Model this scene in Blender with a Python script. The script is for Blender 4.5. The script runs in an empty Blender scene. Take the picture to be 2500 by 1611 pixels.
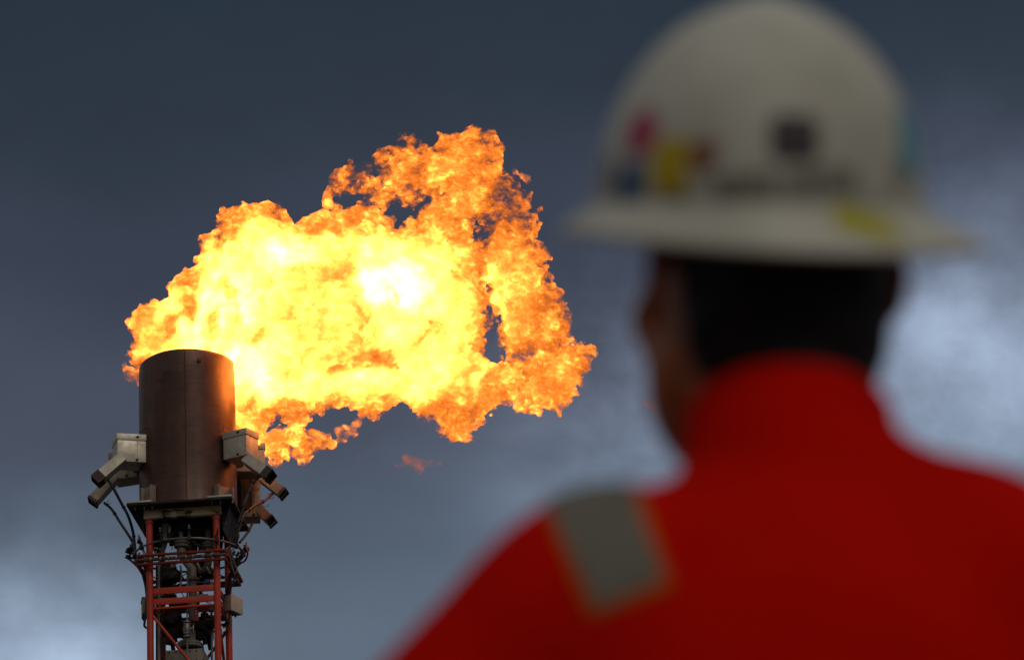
import bpy, bmesh, math, random
import numpy as np
from mathutils import Vector, Matrix, Euler
from mathutils.bvhtree import BVHTree
import openvdb as vdb

SC = bpy.context.scene
COL = SC.collection
rad = math.radians

# ------------------------------------------------------------------ camera
LENS, SENSOR, IW, IH = 170.0, 36.0, 2500.0, 1611.0
PITCH = rad(20.3)
CAM = Vector((0, 0, 0.46))
KPX = SENSOR / LENS / IW                      # tangent per photograph pixel
FWD = Vector((0, math.cos(PITCH), math.sin(PITCH)))
UPV = Vector((0, -math.sin(PITCH), math.cos(PITCH)))
RGT = Vector((1, 0, 0))


def ray(px, py):
    return FWD + RGT * ((px - IW / 2) * KPX) + UPV * ((IH / 2 - py) * KPX)


def at(px, py, y):
    """A point of the place measured off the photograph, at ground distance y."""
    d = ray(px, py)
    return CAM + d * ((y - CAM.y) / d.y)


cam_data = bpy.data.cameras.new("camera")
cam_data.lens = LENS
cam_data.sensor_width = SENSOR
cam_data.clip_start = 0.1
cam_data.clip_end = 20000
cam = bpy.data.objects.new("camera", cam_data)
cam.location = CAM
cam.rotation_euler = (math.pi / 2 + PITCH, 0, 0)
COL.objects.link(cam)
SC.camera = cam
TOWER_Y = 76.0
cam_data.dof.use_dof = True
cam_data.dof.focus_distance = TOWER_Y / math.cos(PITCH)
cam_data.dof.aperture_fstop = 7.2
cam_data.dof.aperture_blades = 0

SC.view_settings.view_transform = 'Standard'
SC.view_settings.look = 'None'
SC.view_settings.exposure = 0
SC.view_settings.gamma = 1
SC.render.engine = 'CYCLES'
cy = SC.cycles
cy.use_denoising = True
cy.denoiser = 'OPENIMAGEDENOISE'
cy.max_bounces = 5
cy.diffuse_bounces = 2
cy.glossy_bounces = 3
cy.transmission_bounces = 2
cy.volume_bounces = 0
cy.transparent_max_bounces = 8
cy.volume_max_steps = 1024
cy.volume_step_rate = 1.0
cy.sample_clamp_indirect = 12
cy.use_fast_gi = False


# ------------------------------------------------------------------ helpers
class NT:
    """Small wrapper for writing node trees."""

    def __init__(self, tree):
        self.t = tree
        self.n = tree.nodes
        self.l = tree.links

    def new(self, kind, inputs=None, **props):
        nd = self.n.new(kind)
        for k, v in props.items():
            setattr(nd, k, v)
        for k, v in (inputs or {}).items():
            self.put(nd.inputs[k], v)
        return nd

    def put(self, sock, v):
        if isinstance(v, bpy.types.NodeSocket):
            self.l.new(v, sock)
        elif isinstance(v, bpy.types.Node):
            self.l.new(v.outputs[0], sock)
        else:
            sock.default_value = v

    def math(self, op, a, b=0.0, c=0.0, clamp=False):
        nd = self.n.new('ShaderNodeMath')
        nd.operation = op
        nd.use_clamp = clamp
        self.put(nd.inputs[0], a)
        self.put(nd.inputs[1], b)
        self.put(nd.inputs[2], c)
        return nd.outputs[0]

    def vmath(self, op, a, b=(0, 0, 0), scale=None):
        nd = self.n.new('ShaderNodeVectorMath')
        nd.operation = op
        self.put(nd.inputs[0], a)
        self.put(nd.inputs[1], b)
        if scale is not None:
            self.put(nd.inputs['Scale'], scale)
        return nd.outputs[1] if op in ('LENGTH', 'DISTANCE', 'DOT_PRODUCT') else nd.outputs[0]

    def ramp(self, fac, stops, interp='LINEAR'):
        nd = self.n.new('ShaderNodeValToRGB')
        cr = nd.color_ramp
        cr.interpolation = interp
        while len(cr.elements) > 1:
            cr.elements.remove(cr.elements[-1])
        for i, (p, c) in enumerate(stops):
            e = cr.elements[0] if i == 0 else cr.elements.new(p)
            e.position = p
            e.color = (*c, 1) if len(c) == 3 else c
        self.put(nd.inputs[0], fac)
        return nd.outputs[0]

    def noise(self, vec, scale, detail=4, rough=0.55, dist=0.0, lac=2.0):
        nd = self.n.new('ShaderNodeTexNoise')
        self.put(nd.inputs['Vector'], vec)
        nd.inputs['Scale'].default_value = scale
        nd.inputs['Detail'].default_value = detail
        nd.inputs['Roughness'].default_value = rough
        nd.inputs['Distortion'].default_value = dist
        nd.inputs['Lacunarity'].default_value = lac
        return nd

    def maprange(self, v, a, b, c=0.0, d=1.0, kind='LINEAR'):
        nd = self.n.new('ShaderNodeMapRange')
        nd.interpolation_type = kind
        self.put(nd.inputs[0], v)
        for i, x in zip((1, 2, 3, 4), (a, b, c, d)):
            self.put(nd.inputs[i], x)
        return nd.outputs[0]

    def mix(self, fac, a, b, mode='MIX'):
        nd = self.n.new('ShaderNodeMix')
        nd.data_type = 'RGBA'
        nd.blend_type = mode
        self.put(nd.inputs[0], fac)
        self.put(nd.inputs[6], a if not (isinstance(a, tuple) and len(a) == 3) else (*a, 1))
        self.put(nd.inputs[7], b if not (isinstance(b, tuple) and len(b) == 3) else (*b, 1))
        return nd.outputs[2]


def material(name, base, base2=None, rough=0.5, rough2=None, metal=0.0, scale=8.0, detail=5, stretch=(1, 1, 1),
             spots=None, bump=0.0, bump_scale=60.0, coords='Object', lo=0.35, hi=0.65, spec=0.5, coat=0.0):
    m = bpy.data.materials.new(name)
    m.use_nodes = True
    nt = NT(m.node_tree)
    bs = nt.n['Principled BSDF']
    tc = nt.new('ShaderNodeTexCoord').outputs[coords]
    vec = nt.vmath('MULTIPLY', tc, stretch)
    n1 = nt.noise(vec, scale, detail, 0.6)
    f = nt.maprange(n1.outputs[0], lo, hi)
    c = nt.mix(f, base, base2 or tuple(x * 0.8 for x in base))
    if spots:
        col, sc, th = spots
        n2 = nt.noise(vec, sc, 6, 0.65)
        f2 = nt.maprange(n2.outputs[0], th, th + 0.08)
        c = nt.mix(f2, c, col)
    nt.put(bs.inputs['Base Color'], c)
    if rough2 is not None:
        nt.put(bs.inputs['Roughness'], nt.maprange(n1.outputs[0], 0.3, 0.7, rough, rough2))
    else:
        bs.inputs['Roughness'].default_value = rough
    bs.inputs['Metallic'].default_value = metal
    bs.inputs['Specular IOR Level'].default_value = spec
    bs.inputs['Coat Weight'].default_value = coat
    if bump:
        n3 = nt.noise(vec, bump_scale, 4, 0.6)
        b = nt.new('ShaderNodeBump', {'Height': n3.outputs[0], 'Strength': bump, 'Distance': 0.01})
        nt.put(bs.inputs['Normal'], b)
    return m


def tag(o, label=None, cat=None, group=None, kind=None):
    if label:
        o['label'] = label
    if cat:
        o['category'] = cat
    if group:
        o['group'] = group
    if kind:
        o['kind'] = kind
    return o


def empty(name, loc=(0, 0, 0), rot=(0, 0, 0)):
    o = bpy.data.objects.new(name, None)
    o.empty_display_size = 0.3
    COL.objects.link(o)
    o.location = loc
    o.rotation_euler = rot
    return o


def link_mesh(name, verts, faces, mat, parent=None, smooth=True, loc=None, auto=None):
    me = bpy.data.meshes.new(name)
    me.from_pydata([tuple(v) for v in verts], [], [tuple(f) for f in faces])
    me.validate()
    if smooth:
        me.polygons.foreach_set('use_smooth', [True] * len(me.polygons))
    if mat:
        me.materials.append(mat)
    o = bpy.data.objects.new(name, me)
    COL.objects.link(o)
    if parent is not None:
        o.parent = parent
    if loc is not None:
        o.location = loc
    if auto:
        me.set_sharp_from_angle(angle=rad(auto))
    return o


class MB:
    """Collects solid pieces of ONE part."""

    def __init__(self):
        self.v = []
        self.f = []

    def add(self, verts, faces):
        b = len(self.v)
        self.v += [Vector(v) for v in verts]
        self.f += [tuple(b + i for i in f) for f in faces]
        return self

    def box(self, c, size, rot=None, bevel=0.0):
        bm = bmesh.new()
        bmesh.ops.create_cube(bm, size=1.0)
        for v in bm.verts:
            v.co = Vector((v.co.x * size[0], v.co.y * size[1], v.co.z * size[2]))
        if bevel > 0:
            bmesh.ops.bevel(bm, geom=list(bm.edges), offset=bevel, segments=2, affect='EDGES', profile=0.6)
        R = rot if rot is not None else Matrix.Identity(3)
        bm.verts.ensure_lookup_table()
        vs = [R @ v.co + Vector(c) for v in bm.verts]
        fs = [[v.index for v in f.verts] for f in bm.faces]
        bm.free()
        return self.add(vs, fs)

    def hexa(self, pts):
        """8 corners: bottom ring of four, top ring of four."""
        return self.add(pts, [(3, 2, 1, 0), (4, 5, 6, 7), (0, 1, 5, 4), (1, 2, 6, 5), (2, 3, 7, 6), (3, 0, 4, 7)])

    def tube(self, pts, r, n=10, cap=True, closed=False):
        pts = [Vector(p) for p in pts]
        rs = r if isinstance(r, (list, tuple)) else [r] * len(pts)
        m = len(pts)
        vs, fs = [], []
        t0 = (pts[1] - pts[0]).normalized()
        a = Vector((0, 0, 1)) if abs(t0.z) < 0.9 else Vector((1, 0, 0))
        nrm = t0.cross(a).normalized()
        for i, p in enumerate(pts):
            if closed:
                t = (pts[(i + 1) % m] - pts[i - 1]).normalized()
            elif i == 0:
                t = t0
            elif i == m - 1:
                t = (pts[-1] - pts[-2]).normalized()
            else:
                t = ((pts[i + 1] - p).normalized() + (p - pts[i - 1]).normalized()).normalized()
            nrm = (nrm - t * nrm.dot(t)).normalized()
            bn = t.cross(nrm)
            for k in range(n):
                an = 2 * math.pi * k / n
                vs.append(p + (nrm * math.cos(an) + bn * math.sin(an)) * rs[i])
        for i in range(m if closed else m - 1):
            j = (i + 1) % m
            for k in range(n):
                k2 = (k + 1) % n
                fs.append((i * n + k, i * n + k2, j * n + k2, j * n + k))
        if cap and not closed:
            fs.append(tuple(reversed(range(n))))
            fs.append(tuple((m - 1) * n + k for k in range(n)))
        return self.add(vs, fs)

    def lathe(self, c, prof, axis=(0, 0, 1), n=32, close=True):
        """prof: list of (radius, height along axis) from centre c."""
        ax = Vector(axis).normalized()
        a = Vector((1, 0, 0)) if abs(ax.x) < 0.9 else Vector((0, 1, 0))
        u = ax.cross(a).normalized()
        w = ax.cross(u)
        vs, fs = [], []
        c = Vector(c)
        for (r, h) in prof:
            for k in range(n):
                an = 2 * math.pi * k / n
                vs.append(c + ax * h + (u * math.cos(an) + w * math.sin(an)) * r)
        m = len(prof)
        for i in range(m - 1):
            for k in range(n):
                k2 = (k + 1) % n
                fs.append((i * n + k, i * n + k2, (i + 1) * n + k2, (i + 1) * n + k))
        if close:
            fs.append(tuple(reversed(range(n))))
            fs.append(tuple((m - 1) * n + k for k in range(n)))
        return self.add(vs, fs)

    def obj(self, name, mat, parent=None, smooth=True, auto=35):
        bm = bmesh.new()
        vv = [bm.verts.new(v) for v in self.v]
        for f in self.f:
            try:
                bm.faces.new([vv[i] for i in f])
            except ValueError:
                pass
        bmesh.ops.recalc_face_normals(bm, faces=list(bm.faces))
        me = bpy.data.meshes.new(name)
        bm.to_mesh(me)
        bm.free()
        if smooth:
            me.polygons.foreach_set('use_smooth', [True] * len(me.polygons))
            me.set_sharp_from_angle(angle=rad(auto))
        me.materials.append(mat)
        o = bpy.data.objects.new(name, me)
        COL.objects.link(o)
        if parent is not None:
            o.parent = parent
        return o


# ---- smooth random fields on a grid (numpy)
def _bspline_rows(n, cells, off):
    """n sample rows over `cells` lattice cells, cubic B-spline weights."""
    t = (np.arange(n) + 0.5) / n * cells + off
    i = np.floor(t).astype(int)
    f = t - i
    w = np.zeros((n, int(math.ceil(cells)) + 5), np.float32)
    b = [(1 - f) ** 3 / 6, (3 * f ** 3 - 6 * f ** 2 + 4) / 6, (-3 * f ** 3 + 3 * f ** 2 + 3 * f + 1) / 6, f ** 3 / 6]
    for k in range(4):
        w[np.arange(n), i + k] += b[k]
    return w


def field(shape, size, cell, rng):
    """Gaussian-like noise field; size in metres, cell = lattice spacing in metres."""
    ws = [_bspline_rows(s, z / cell, rng.random()) for s, z in zip(shape, size)]
    lat = rng.standard_normal([w.shape[1] for w in ws]).astype(np.float32)
    a = np.tensordot(ws[0], lat, (1, 0))
    a = np.tensordot(a, ws[1], (1, 1)).transpose(0, 2, 1)
    a = np.tensordot(a, ws[2], (2, 1))
    return a * 2.2                            # about unit deviation


def iso_mesh(name, F, origin, voxel, mat, parent=None, adapt=0.0, smooth=True):
    """Surface F = 0 (inside positive) of a numpy grid as one mesh."""
    F = np.clip(F, -4 * voxel, 4 * voxel).astype(np.float32)
    F[0], F[-1], F[:, 0], F[:, -1], F[:, :, 0], F[:, :, -1] = (-4 * voxel,) * 6
    g = vdb.FloatGrid(4 * voxel)
    g.copyFromArray(np.ascontiguousarray(-F))
    g.transform = vdb.createLinearTransform(voxelSize=voxel)
    r = g.convertToPolygons(isovalue=0.0, adaptivity=adapt)
    pts, tris, quads = r[0], r[1], r[2]
    me = bpy.data.meshes.new(name)
    pts = np.asarray(pts, np.float32) + np.asarray(origin, np.float32)
    tris = np.asarray(tris, np.int64).reshape(-1, 3)
    quads = np.asarray(quads, np.int64).reshape(-1, 4)
    loops = np.concatenate([tris[:, ::-1].ravel(), quads[:, ::-1].ravel()]).astype(np.int32)
    nt_, nq = len(tris), len(quads)
    me.vertices.add(len(pts))
    me.vertices.foreach_set('co', pts.ravel())
    me.loops.add(len(loops))
    me.loops.foreach_set('vertex_index', loops)
    me.polygons.add(nt_ + nq)
    starts = np.concatenate([np.arange(nt_) * 3, nt_ * 3 + np.arange(nq) * 4]).astype(np.int32)
    me.polygons.foreach_set('loop_start', starts)
    me.update(calc_edges=True)
    me.validate()
    if smooth:
        me.polygons.foreach_set('use_smooth', [True] * len(me.polygons))
    # outward normals
    bm = bmesh.new()
    bm.from_mesh(me)
    vol = bm.calc_volume(signed=True)
    if vol < 0:
        bmesh.ops.reverse_faces(bm, faces=list(bm.faces))
        bm.to_mesh(me)
    bm.free()
    if mat:
        me.materials.append(mat)
    o = bpy.data.objects.new(name, me)
    COL.objects.link(o)
    if parent is not None:
        o.parent = parent
    return o

# ------------------------------------------------------------------ sky and sun
def build_world():
    w = bpy.data.worlds.new("World")
    SC.world = w
    w.use_nodes = True
    nt = NT(w.node_tree)
    nt.n.clear()
    sky = nt.new('ShaderNodeTexSky')
    sky.sky_type = 'NISHITA'
    sky.sun_disc = False
    sky.sun_elevation = SUN_EL
    sky.sun_rotation = SUN_ROT
    sky.air_density = 1.5
    sky.dust_density = 2.0
    d = nt.new('ShaderNodeTexCoord').outputs['Generated']
    sep = nt.new('ShaderNodeSeparateXYZ', {0: d})
    x, y, z = sep.outputs
    # ragged cloud base: wobble the height at which the tone changes
    cv = nt.vmath('MULTIPLY', d, (1.0, 1.0, 1.7))
    wob = nt.noise(cv, 8.0, 5, 0.5, 0.0)
    wob2 = nt.noise(nt.vmath('MULTIPLY', d, (1.0, 1.0, 1.3)), 21.0, 7, 0.54, 0.0)
    zz = nt.math('ADD', z, nt.math('MULTIPLY', nt.math('SUBTRACT', wob.outputs[0], 0.5), 0.055))
    zz = nt.math('ADD', zz, nt.math('MULTIPLY', x, -0.06))
    u = nt.maprange(zz, 0.24, 0.46)
    col = nt.ramp(u, [(0.0, (0.17, 0.21, 0.27)), (0.19, (0.106, 0.142, 0.192)), (0.31, (0.080, 0.106, 0.148)), (0.43, (0.061, 0.072, 0.107)),
                      (0.58, (0.040, 0.049, 0.076)), (0.70, (0.024, 0.034, 0.050)), (0.86, (0.016, 0.029, 0.045)), (1.0, (0.03, 0.04, 0.055))], 'EASE')
    # lighter rents in the cloud, low on both sides of the view
    def rent(px, py, sharp, amt):
        v = ray(px, py).normalized()
        dt = nt.vmath('DOT_PRODUCT', d, tuple(v))
        g = nt.math('POWER', nt.math('MAXIMUM', dt, 0.0), sharp)
        return nt.math('MULTIPLY', g, amt)
    g = rent(2430, 930, 1700, 0.23)
    for a in ((130, 1630, 3400, 0.22), (1560, 1090, 2600, 0.13), (2290, 800, 7000, 0.06), (330, 1600, 9000, 0.06), (1480, 900, 6000, 0.03)):
        g = nt.math('ADD', g, rent(*a))
    puff = nt.maprange(wob2.outputs[0], 0.30, 0.72, 0.22, 1.7)
    g = nt.math('MULTIPLY', g, puff)
    lit = nt.vmath('SCALE', (0.80, 1.0, 1.32), scale=g)
    col = nt.vmath('ADD', col, lit)
    mott = nt.maprange(wob2.outputs[0], 0.3, 0.7, 0.93, 1.07)
    col = nt.vmath('SCALE', col, scale=mott)
    # the rest of the overcast (overhead, sides, behind the photographer)
    big = nt.noise(d, 2.2, 4, 0.5)
    rest = nt.ramp(nt.maprange(big.outputs[0], 0.3, 0.7), [(0.0, REST_A), (1.0, REST_B)])
    front = nt.math('MULTIPLY', nt.maprange(y, 0.75, 0.9, 0, 1, 'SMOOTHSTEP'), nt.maprange(z, 0.62, 0.47, 0, 1, 'SMOOTHSTEP'))
    col = nt.mix(front, rest, col)
    cl = nt.new('ShaderNodeBackground', {0: col, 1: 1.0})
    bl = nt.new('ShaderNodeBackground', {0: sky.outputs[0], 1: 0.05})
    mx = nt.new('ShaderNodeMixShader', {0: 0.97, 1: bl.outputs[0], 2: cl.outputs[0]})
    out = nt.new('ShaderNodeOutputWorld', {0: mx.outputs[0]})
    w.cycles.sampling_method = 'AUTOMATIC'


SUN_EL = rad(38)
SUN_DIR = Vector((0.28, -0.75, 0)).normalized() * math.cos(SUN_EL) + Vector((0, 0, math.sin(SUN_EL)))   # towards the sun
SUN_ROT = math.atan2(SUN_DIR.x, SUN_DIR.y)
REST_A = (0.105, 0.118, 0.135)
REST_B = (0.215, 0.225, 0.235)
build_world()
sd = bpy.data.lights.new("sun", 'SUN')
sd.energy = 0.5
sd.angle = rad(25)
sd.color = (1.0, 0.93, 0.82)
so = bpy.data.objects.new("sun", sd)
so.rotation_euler = SUN_DIR.to_track_quat('Z', 'Y').to_euler()
so.location = (0, -20, 60)
COL.objects.link(so)

# ------------------------------------------------------------------ ground
gm = material("gravel_ground", (0.085, 0.08, 0.072), (0.05, 0.047, 0.043), 0.9, scale=0.8, detail=8, bump=0.4, bump_scale=30, coords='Object')
g = link_mesh("ground", [(-4000, -4000, 0), (4000, -4000, 0), (4000, 4000, 0), (-4000, 4000, 0)], [(0, 1, 2, 3)], gm, smooth=False)
tag(g, "grey gravel ground of the plant yard", "ground", kind="structure")

# ------------------------------------------------------------------ the flame
AXIS_PX = 456.0
FL_T = TOWER_Y / math.cos(PITCH)              # slant distance of the flame
MPX = FL_T * KPX                              # metres per photograph pixel there
FL_ORIGIN = CAM + ray(AXIS_PX, 880) * FL_T    # middle of the stack mouth


def z5(p):
    return [(780 + a / 3.209, 280 + b / 3.209) for a, b in p]


def z6(p):
    return [(580 + a / 2.716, 720 + b / 2.716) for a, b in p]


def dsp(p):
    return [(a * 1.046, b * 1.046) for a, b in p]


MAIN = dsp([(330, 900), (322, 860), (312, 835), (318, 790), (308, 765), (316, 735), (340, 718), (352, 715), (358, 700), (378, 690), (382, 665),
            (400, 645), (425, 635), (445, 640), (450, 615), (470, 600), (480, 570), (497, 560), (500, 530), (503, 505), (520, 490), (545, 478),
            (570, 475), (600, 470), (630, 470), (655, 480), (675, 495), (688, 515), (692, 530), (715, 512), (745, 510), (760, 495), (780, 485),
            (810, 487), (840, 485), (870, 495), (895, 508), (915, 525), (940, 530), (965, 535), (1030, 552), (1060, 600), (1075, 640), (1100, 660)]) + \
    z6([(1590, 20), (1632, 110), (1628, 230), (1600, 330), (1600, 390), (1650, 440), (1720, 470), (1800, 440), (1880, 470), (1900, 560),
        (1880, 650), (1800, 690), (1730, 740), (1700, 790), (1640, 850), (1560, 890),
        (1480, 895), (1400, 890), (1330, 850), (1290, 810), (1220, 790), (1140, 790), (1120, 750), (1080, 730), (1000, 770), (940, 800), (880, 830),
        (840, 800), (780, 790), (720, 775), (640, 770), (590, 775), (540, 790), (490, 810), (450, 840), (390, 855), (330, 850), (290, 830), (240, 860),
        (220, 905), (290, 915), (350, 890), (400, 880), (450, 910), (490, 940), (540, 920), (580, 950), (570, 1000), (500, 1040), (440, 1060),
        (380, 1075), (330, 1050), (270, 1095), (210, 1105), (170, 1095), (100, 1060)]) + [(585, 1100), (560, 1000), (540, 930), (450, 925)]
PLUME = z5([(350, 735), (340, 660), (280, 610), (200, 585), (130, 620), (105, 700), (50, 770), (0, 770), (15, 650), (55, 530), (110, 430), (190, 400), (250, 440), (330, 480), (420, 450), (480, 465), (520, 490), (500, 420),
            (500, 330), (540, 220), (600, 160), (670, 125), (710, 190), (750, 230), (850, 240), (900, 170), (950, 130), (1040, 130), (1090, 120),
            (1130, 85), (1180, 65), (1220, 110), (1290, 145), (1320, 120), (1360, 130), (1365, 260), (1385, 340), (1370, 385), (1335, 420), (1345, 470),
            (1400, 510), (1480, 490), (1560, 530), (1620, 610), (1680, 610), (1675, 700), (1705, 780), (1705, 830), (1685, 900), (1680, 980), (1740, 1030),
            (1805, 1080), (1815, 1130), (1780, 1190), (1770, 1280), (1760, 1340), (1820, 1370), (1870, 1430), (1930, 1530)]) + \
    z6([(2100, 0), (2150, 60), (2190, 110), (2200, 180), (2220, 260), (2230, 340), (2290, 320), (2340, 340), (2325, 420), (2330, 500), (2290, 570),
        (2240, 590), (2200, 650), (2150, 710), (2100, 750), (2020, 770), (1950, 795), (1890, 750), (1895, 680), (1860, 640), (1780, 560), (1830, 470),
        (1740, 430), (1700, 380), (1710, 300), (1735, 200), (1750, 110), (1700, 60), (1640, 40), (1560, 20)]) + \
    z5([(1240, 1420), (1190, 1290), (1130, 1210), (1020, 1200), (950, 1240), (900, 1100), (880, 960), (800, 900), (750, 840), (800, 740), (860, 690),
        (850, 650), (760, 655), (700, 690), (600, 695), (520, 725), (460, 755)])
HOLES = [z5([(1200, 850), (1250, 860), (1300, 920), (1300, 990), (1235, 1000), (1222, 930)]),
         z5([(930, 650), (970, 625), (1000, 650), (970, 670)]),
         z5([(1230, 1235), (1260, 1250), (1310, 1340), (1300, 1410), (1260, 1420), (1255, 1340)]),
         z6([(1655, 130), (1700, 130), (1735, 125), (1725, 200), (1705, 290), (1680, 335), (1640, 340), (1625, 325), (1665, 270), (1690, 220), (1695, 175), (1650, 155)]),
         z6([(1720, 370), (1790, 375), (1850, 400), (1905, 440), (1860, 455), (1790, 420)]),
         z6([(1930, 170), (1970, 170), (2000, 215), (1950, 210)])]


def poly_sdf(poly, X, Y):
    """Signed distance in pixels to a closed outline, positive inside."""
    best = np.full(X.shape, 1e9, np.float32)
    ins = np.zeros(X.shape, bool)
    n = len(poly)
    for i in range(n):
        ax, ay = poly[i]
        bx, by = poly[(i + 1) % n]
        ex, ey = bx - ax, by - ay
        L = ex * ex + ey * ey
        if L < 1e-9:
            continue
        t = np.clip(((X - ax) * ex + (Y - ay) * ey) / L, 0, 1)
        dx, dy = X - ax - t * ex, Y - ay - t * ey
        best = np.minimum(best, dx * dx + dy * dy)
        c = (ay > Y) != (by > Y)
        xi = ax + (Y - ay) * ex / (ey if abs(ey) > 1e-9 else 1e-9)
        ins ^= c & (X < xi)
    d = np.sqrt(best)
    return np.where(ins, d, -d)


def bilin(M, a, b):
    """Sample the 2-D map M at float indices."""
    a = np.clip(a, 0, M.shape[0] - 1.001)
    b = np.clip(b, 0, M.shape[1] - 1.001)
    i = a.astype(np.int32)
    j = b.astype(np.int32)
    f = a - i
    g = b - j
    return (M[i, j] * (1 - f) * (1 - g) + M[i + 1, j] * f * (1 - g) + M[i, j + 1] * (1 - f) * g + M[i + 1, j + 1] * f * g)


def smooth2(M, k):
    ker = np.hanning(2 * k + 3)[1:-1]
    ker /= ker.sum()
    for ax in (0, 1):
        P = np.pad(M, [(k, k) if i == ax else (0, 0) for i in (0, 1)], mode='edge')
        M = sum(w * np.take(P, range(i, i + M.shape[ax]), axis=ax) for i, w in enumerate(ker))
    return M


def drop_crumbs(o, least):
    """Remove stray specks smaller than `least` vertices."""
    bm = bmesh.new()
    bm.from_mesh(o.data)
    seen, kill = set(), []
    for v0 in bm.verts:
        if v0 in seen:
            continue
        comp, stack = [v0], [v0]
        seen.add(v0)
        while stack:
            v = stack.pop()
            for e in v.link_edges:
                w = e.other_vert(v)
                if w not in seen:
                    seen.add(w)
                    comp.append(w)
                    stack.append(w)
        if len(comp) < least:
            kill += comp
    bmesh.ops.delete(bm, geom=kill, context='VERTS')
    bm.to_mesh(o.data)
    bm.free()


def flame_body(name, sheets, box, depth, voxel, seed, mat, origin, lumps, warp, crumbs=900):
    """One body of burning gas. sheets: (outline, holes, thickness map, depth map); box in photograph pixels."""
    rng = np.random.default_rng(seed)
    x0, y0, x1, y1 = box
    W, H, D = (x1 - x0) * MPX, (y1 - y0) * MPX, depth[1] - depth[0]
    nx, ny, nz = (int(math.ceil(q / voxel)) for q in (W, D, H))
    PX = x0 + (np.arange(nx) + 0.5) * voxel / MPX
    PY = y1 - (np.arange(nz) + 0.5) * voxel / MPX
    X2, Y2 = np.meshgrid(PX, PY, indexing='ij')
    shape, size = (nx, ny, nz), (nx * voxel, ny * voxel, nz * voxel)
    wx = sum(field(shape, size, c, rng) * a for c, a in warp)
    wz = sum(field(shape, size, c, rng) * a for c, a in warp)
    ai = np.arange(nx, dtype=np.float32)[:, None, None] + wx / voxel
    bi = np.arange(nz, dtype=np.float32)[None, None, :] + wz / voxel
    del wx, wz
    dy = (depth[0] + (np.arange(ny, dtype=np.float32) + 0.5) * voxel)[None, :, None]
    F = None
    for outline, holes, thick, yc in sheets:
        d2 = poly_sdf(outline, X2, Y2)
        for h in holes:
            d2 = np.minimum(d2, -poly_sdf(h, X2, Y2))
        d2 = (d2 * MPX).astype(np.float32)
        R2 = thick(X2, Y2).astype(np.float32)
        Y0 = yc(X2, Y2).astype(np.float32)
        d3 = bilin(d2, ai, bi)
        R3 = R2[:, None, :]
        q = R3 - np.minimum(d3, R3)
        yy = dy - Y0[:, None, :]
        f = R3 - np.sqrt(q * q + yy * yy)
        F = f if F is None else np.maximum(F, f)
    del ai, bi
    for c, a, billow in lumps:
        n = field(shape, size, c, rng)
        if billow:
            F += a * (np.abs(n) - 0.55)
        else:
            F += a * n
    F += 0.005
    o = iso_mesh(name, F, (0, 0, 0), voxel, mat)
    drop_crumbs(o, crumbs)
    # local axes: x to the right, y away, z up the picture plane of the flame's lean
    M = Matrix.Rotation(PITCH, 3, 'X')
    off = Vector(((x0 - origin[0]) * MPX, depth[0], (origin[1] - y1) * MPX))
    me = o.data
    co = np.empty(len(me.vertices) * 3, np.float32)
    me.vertices.foreach_get('co', co)
    co = co.reshape(-1, 3) + np.array(off, np.float32)
    me.vertices.foreach_set('co', co.ravel())
    me.update()
    o.location = CAM + ray(*origin) * FL_T
    o.rotation_euler = (PITCH, 0, 0)
    return o


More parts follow.
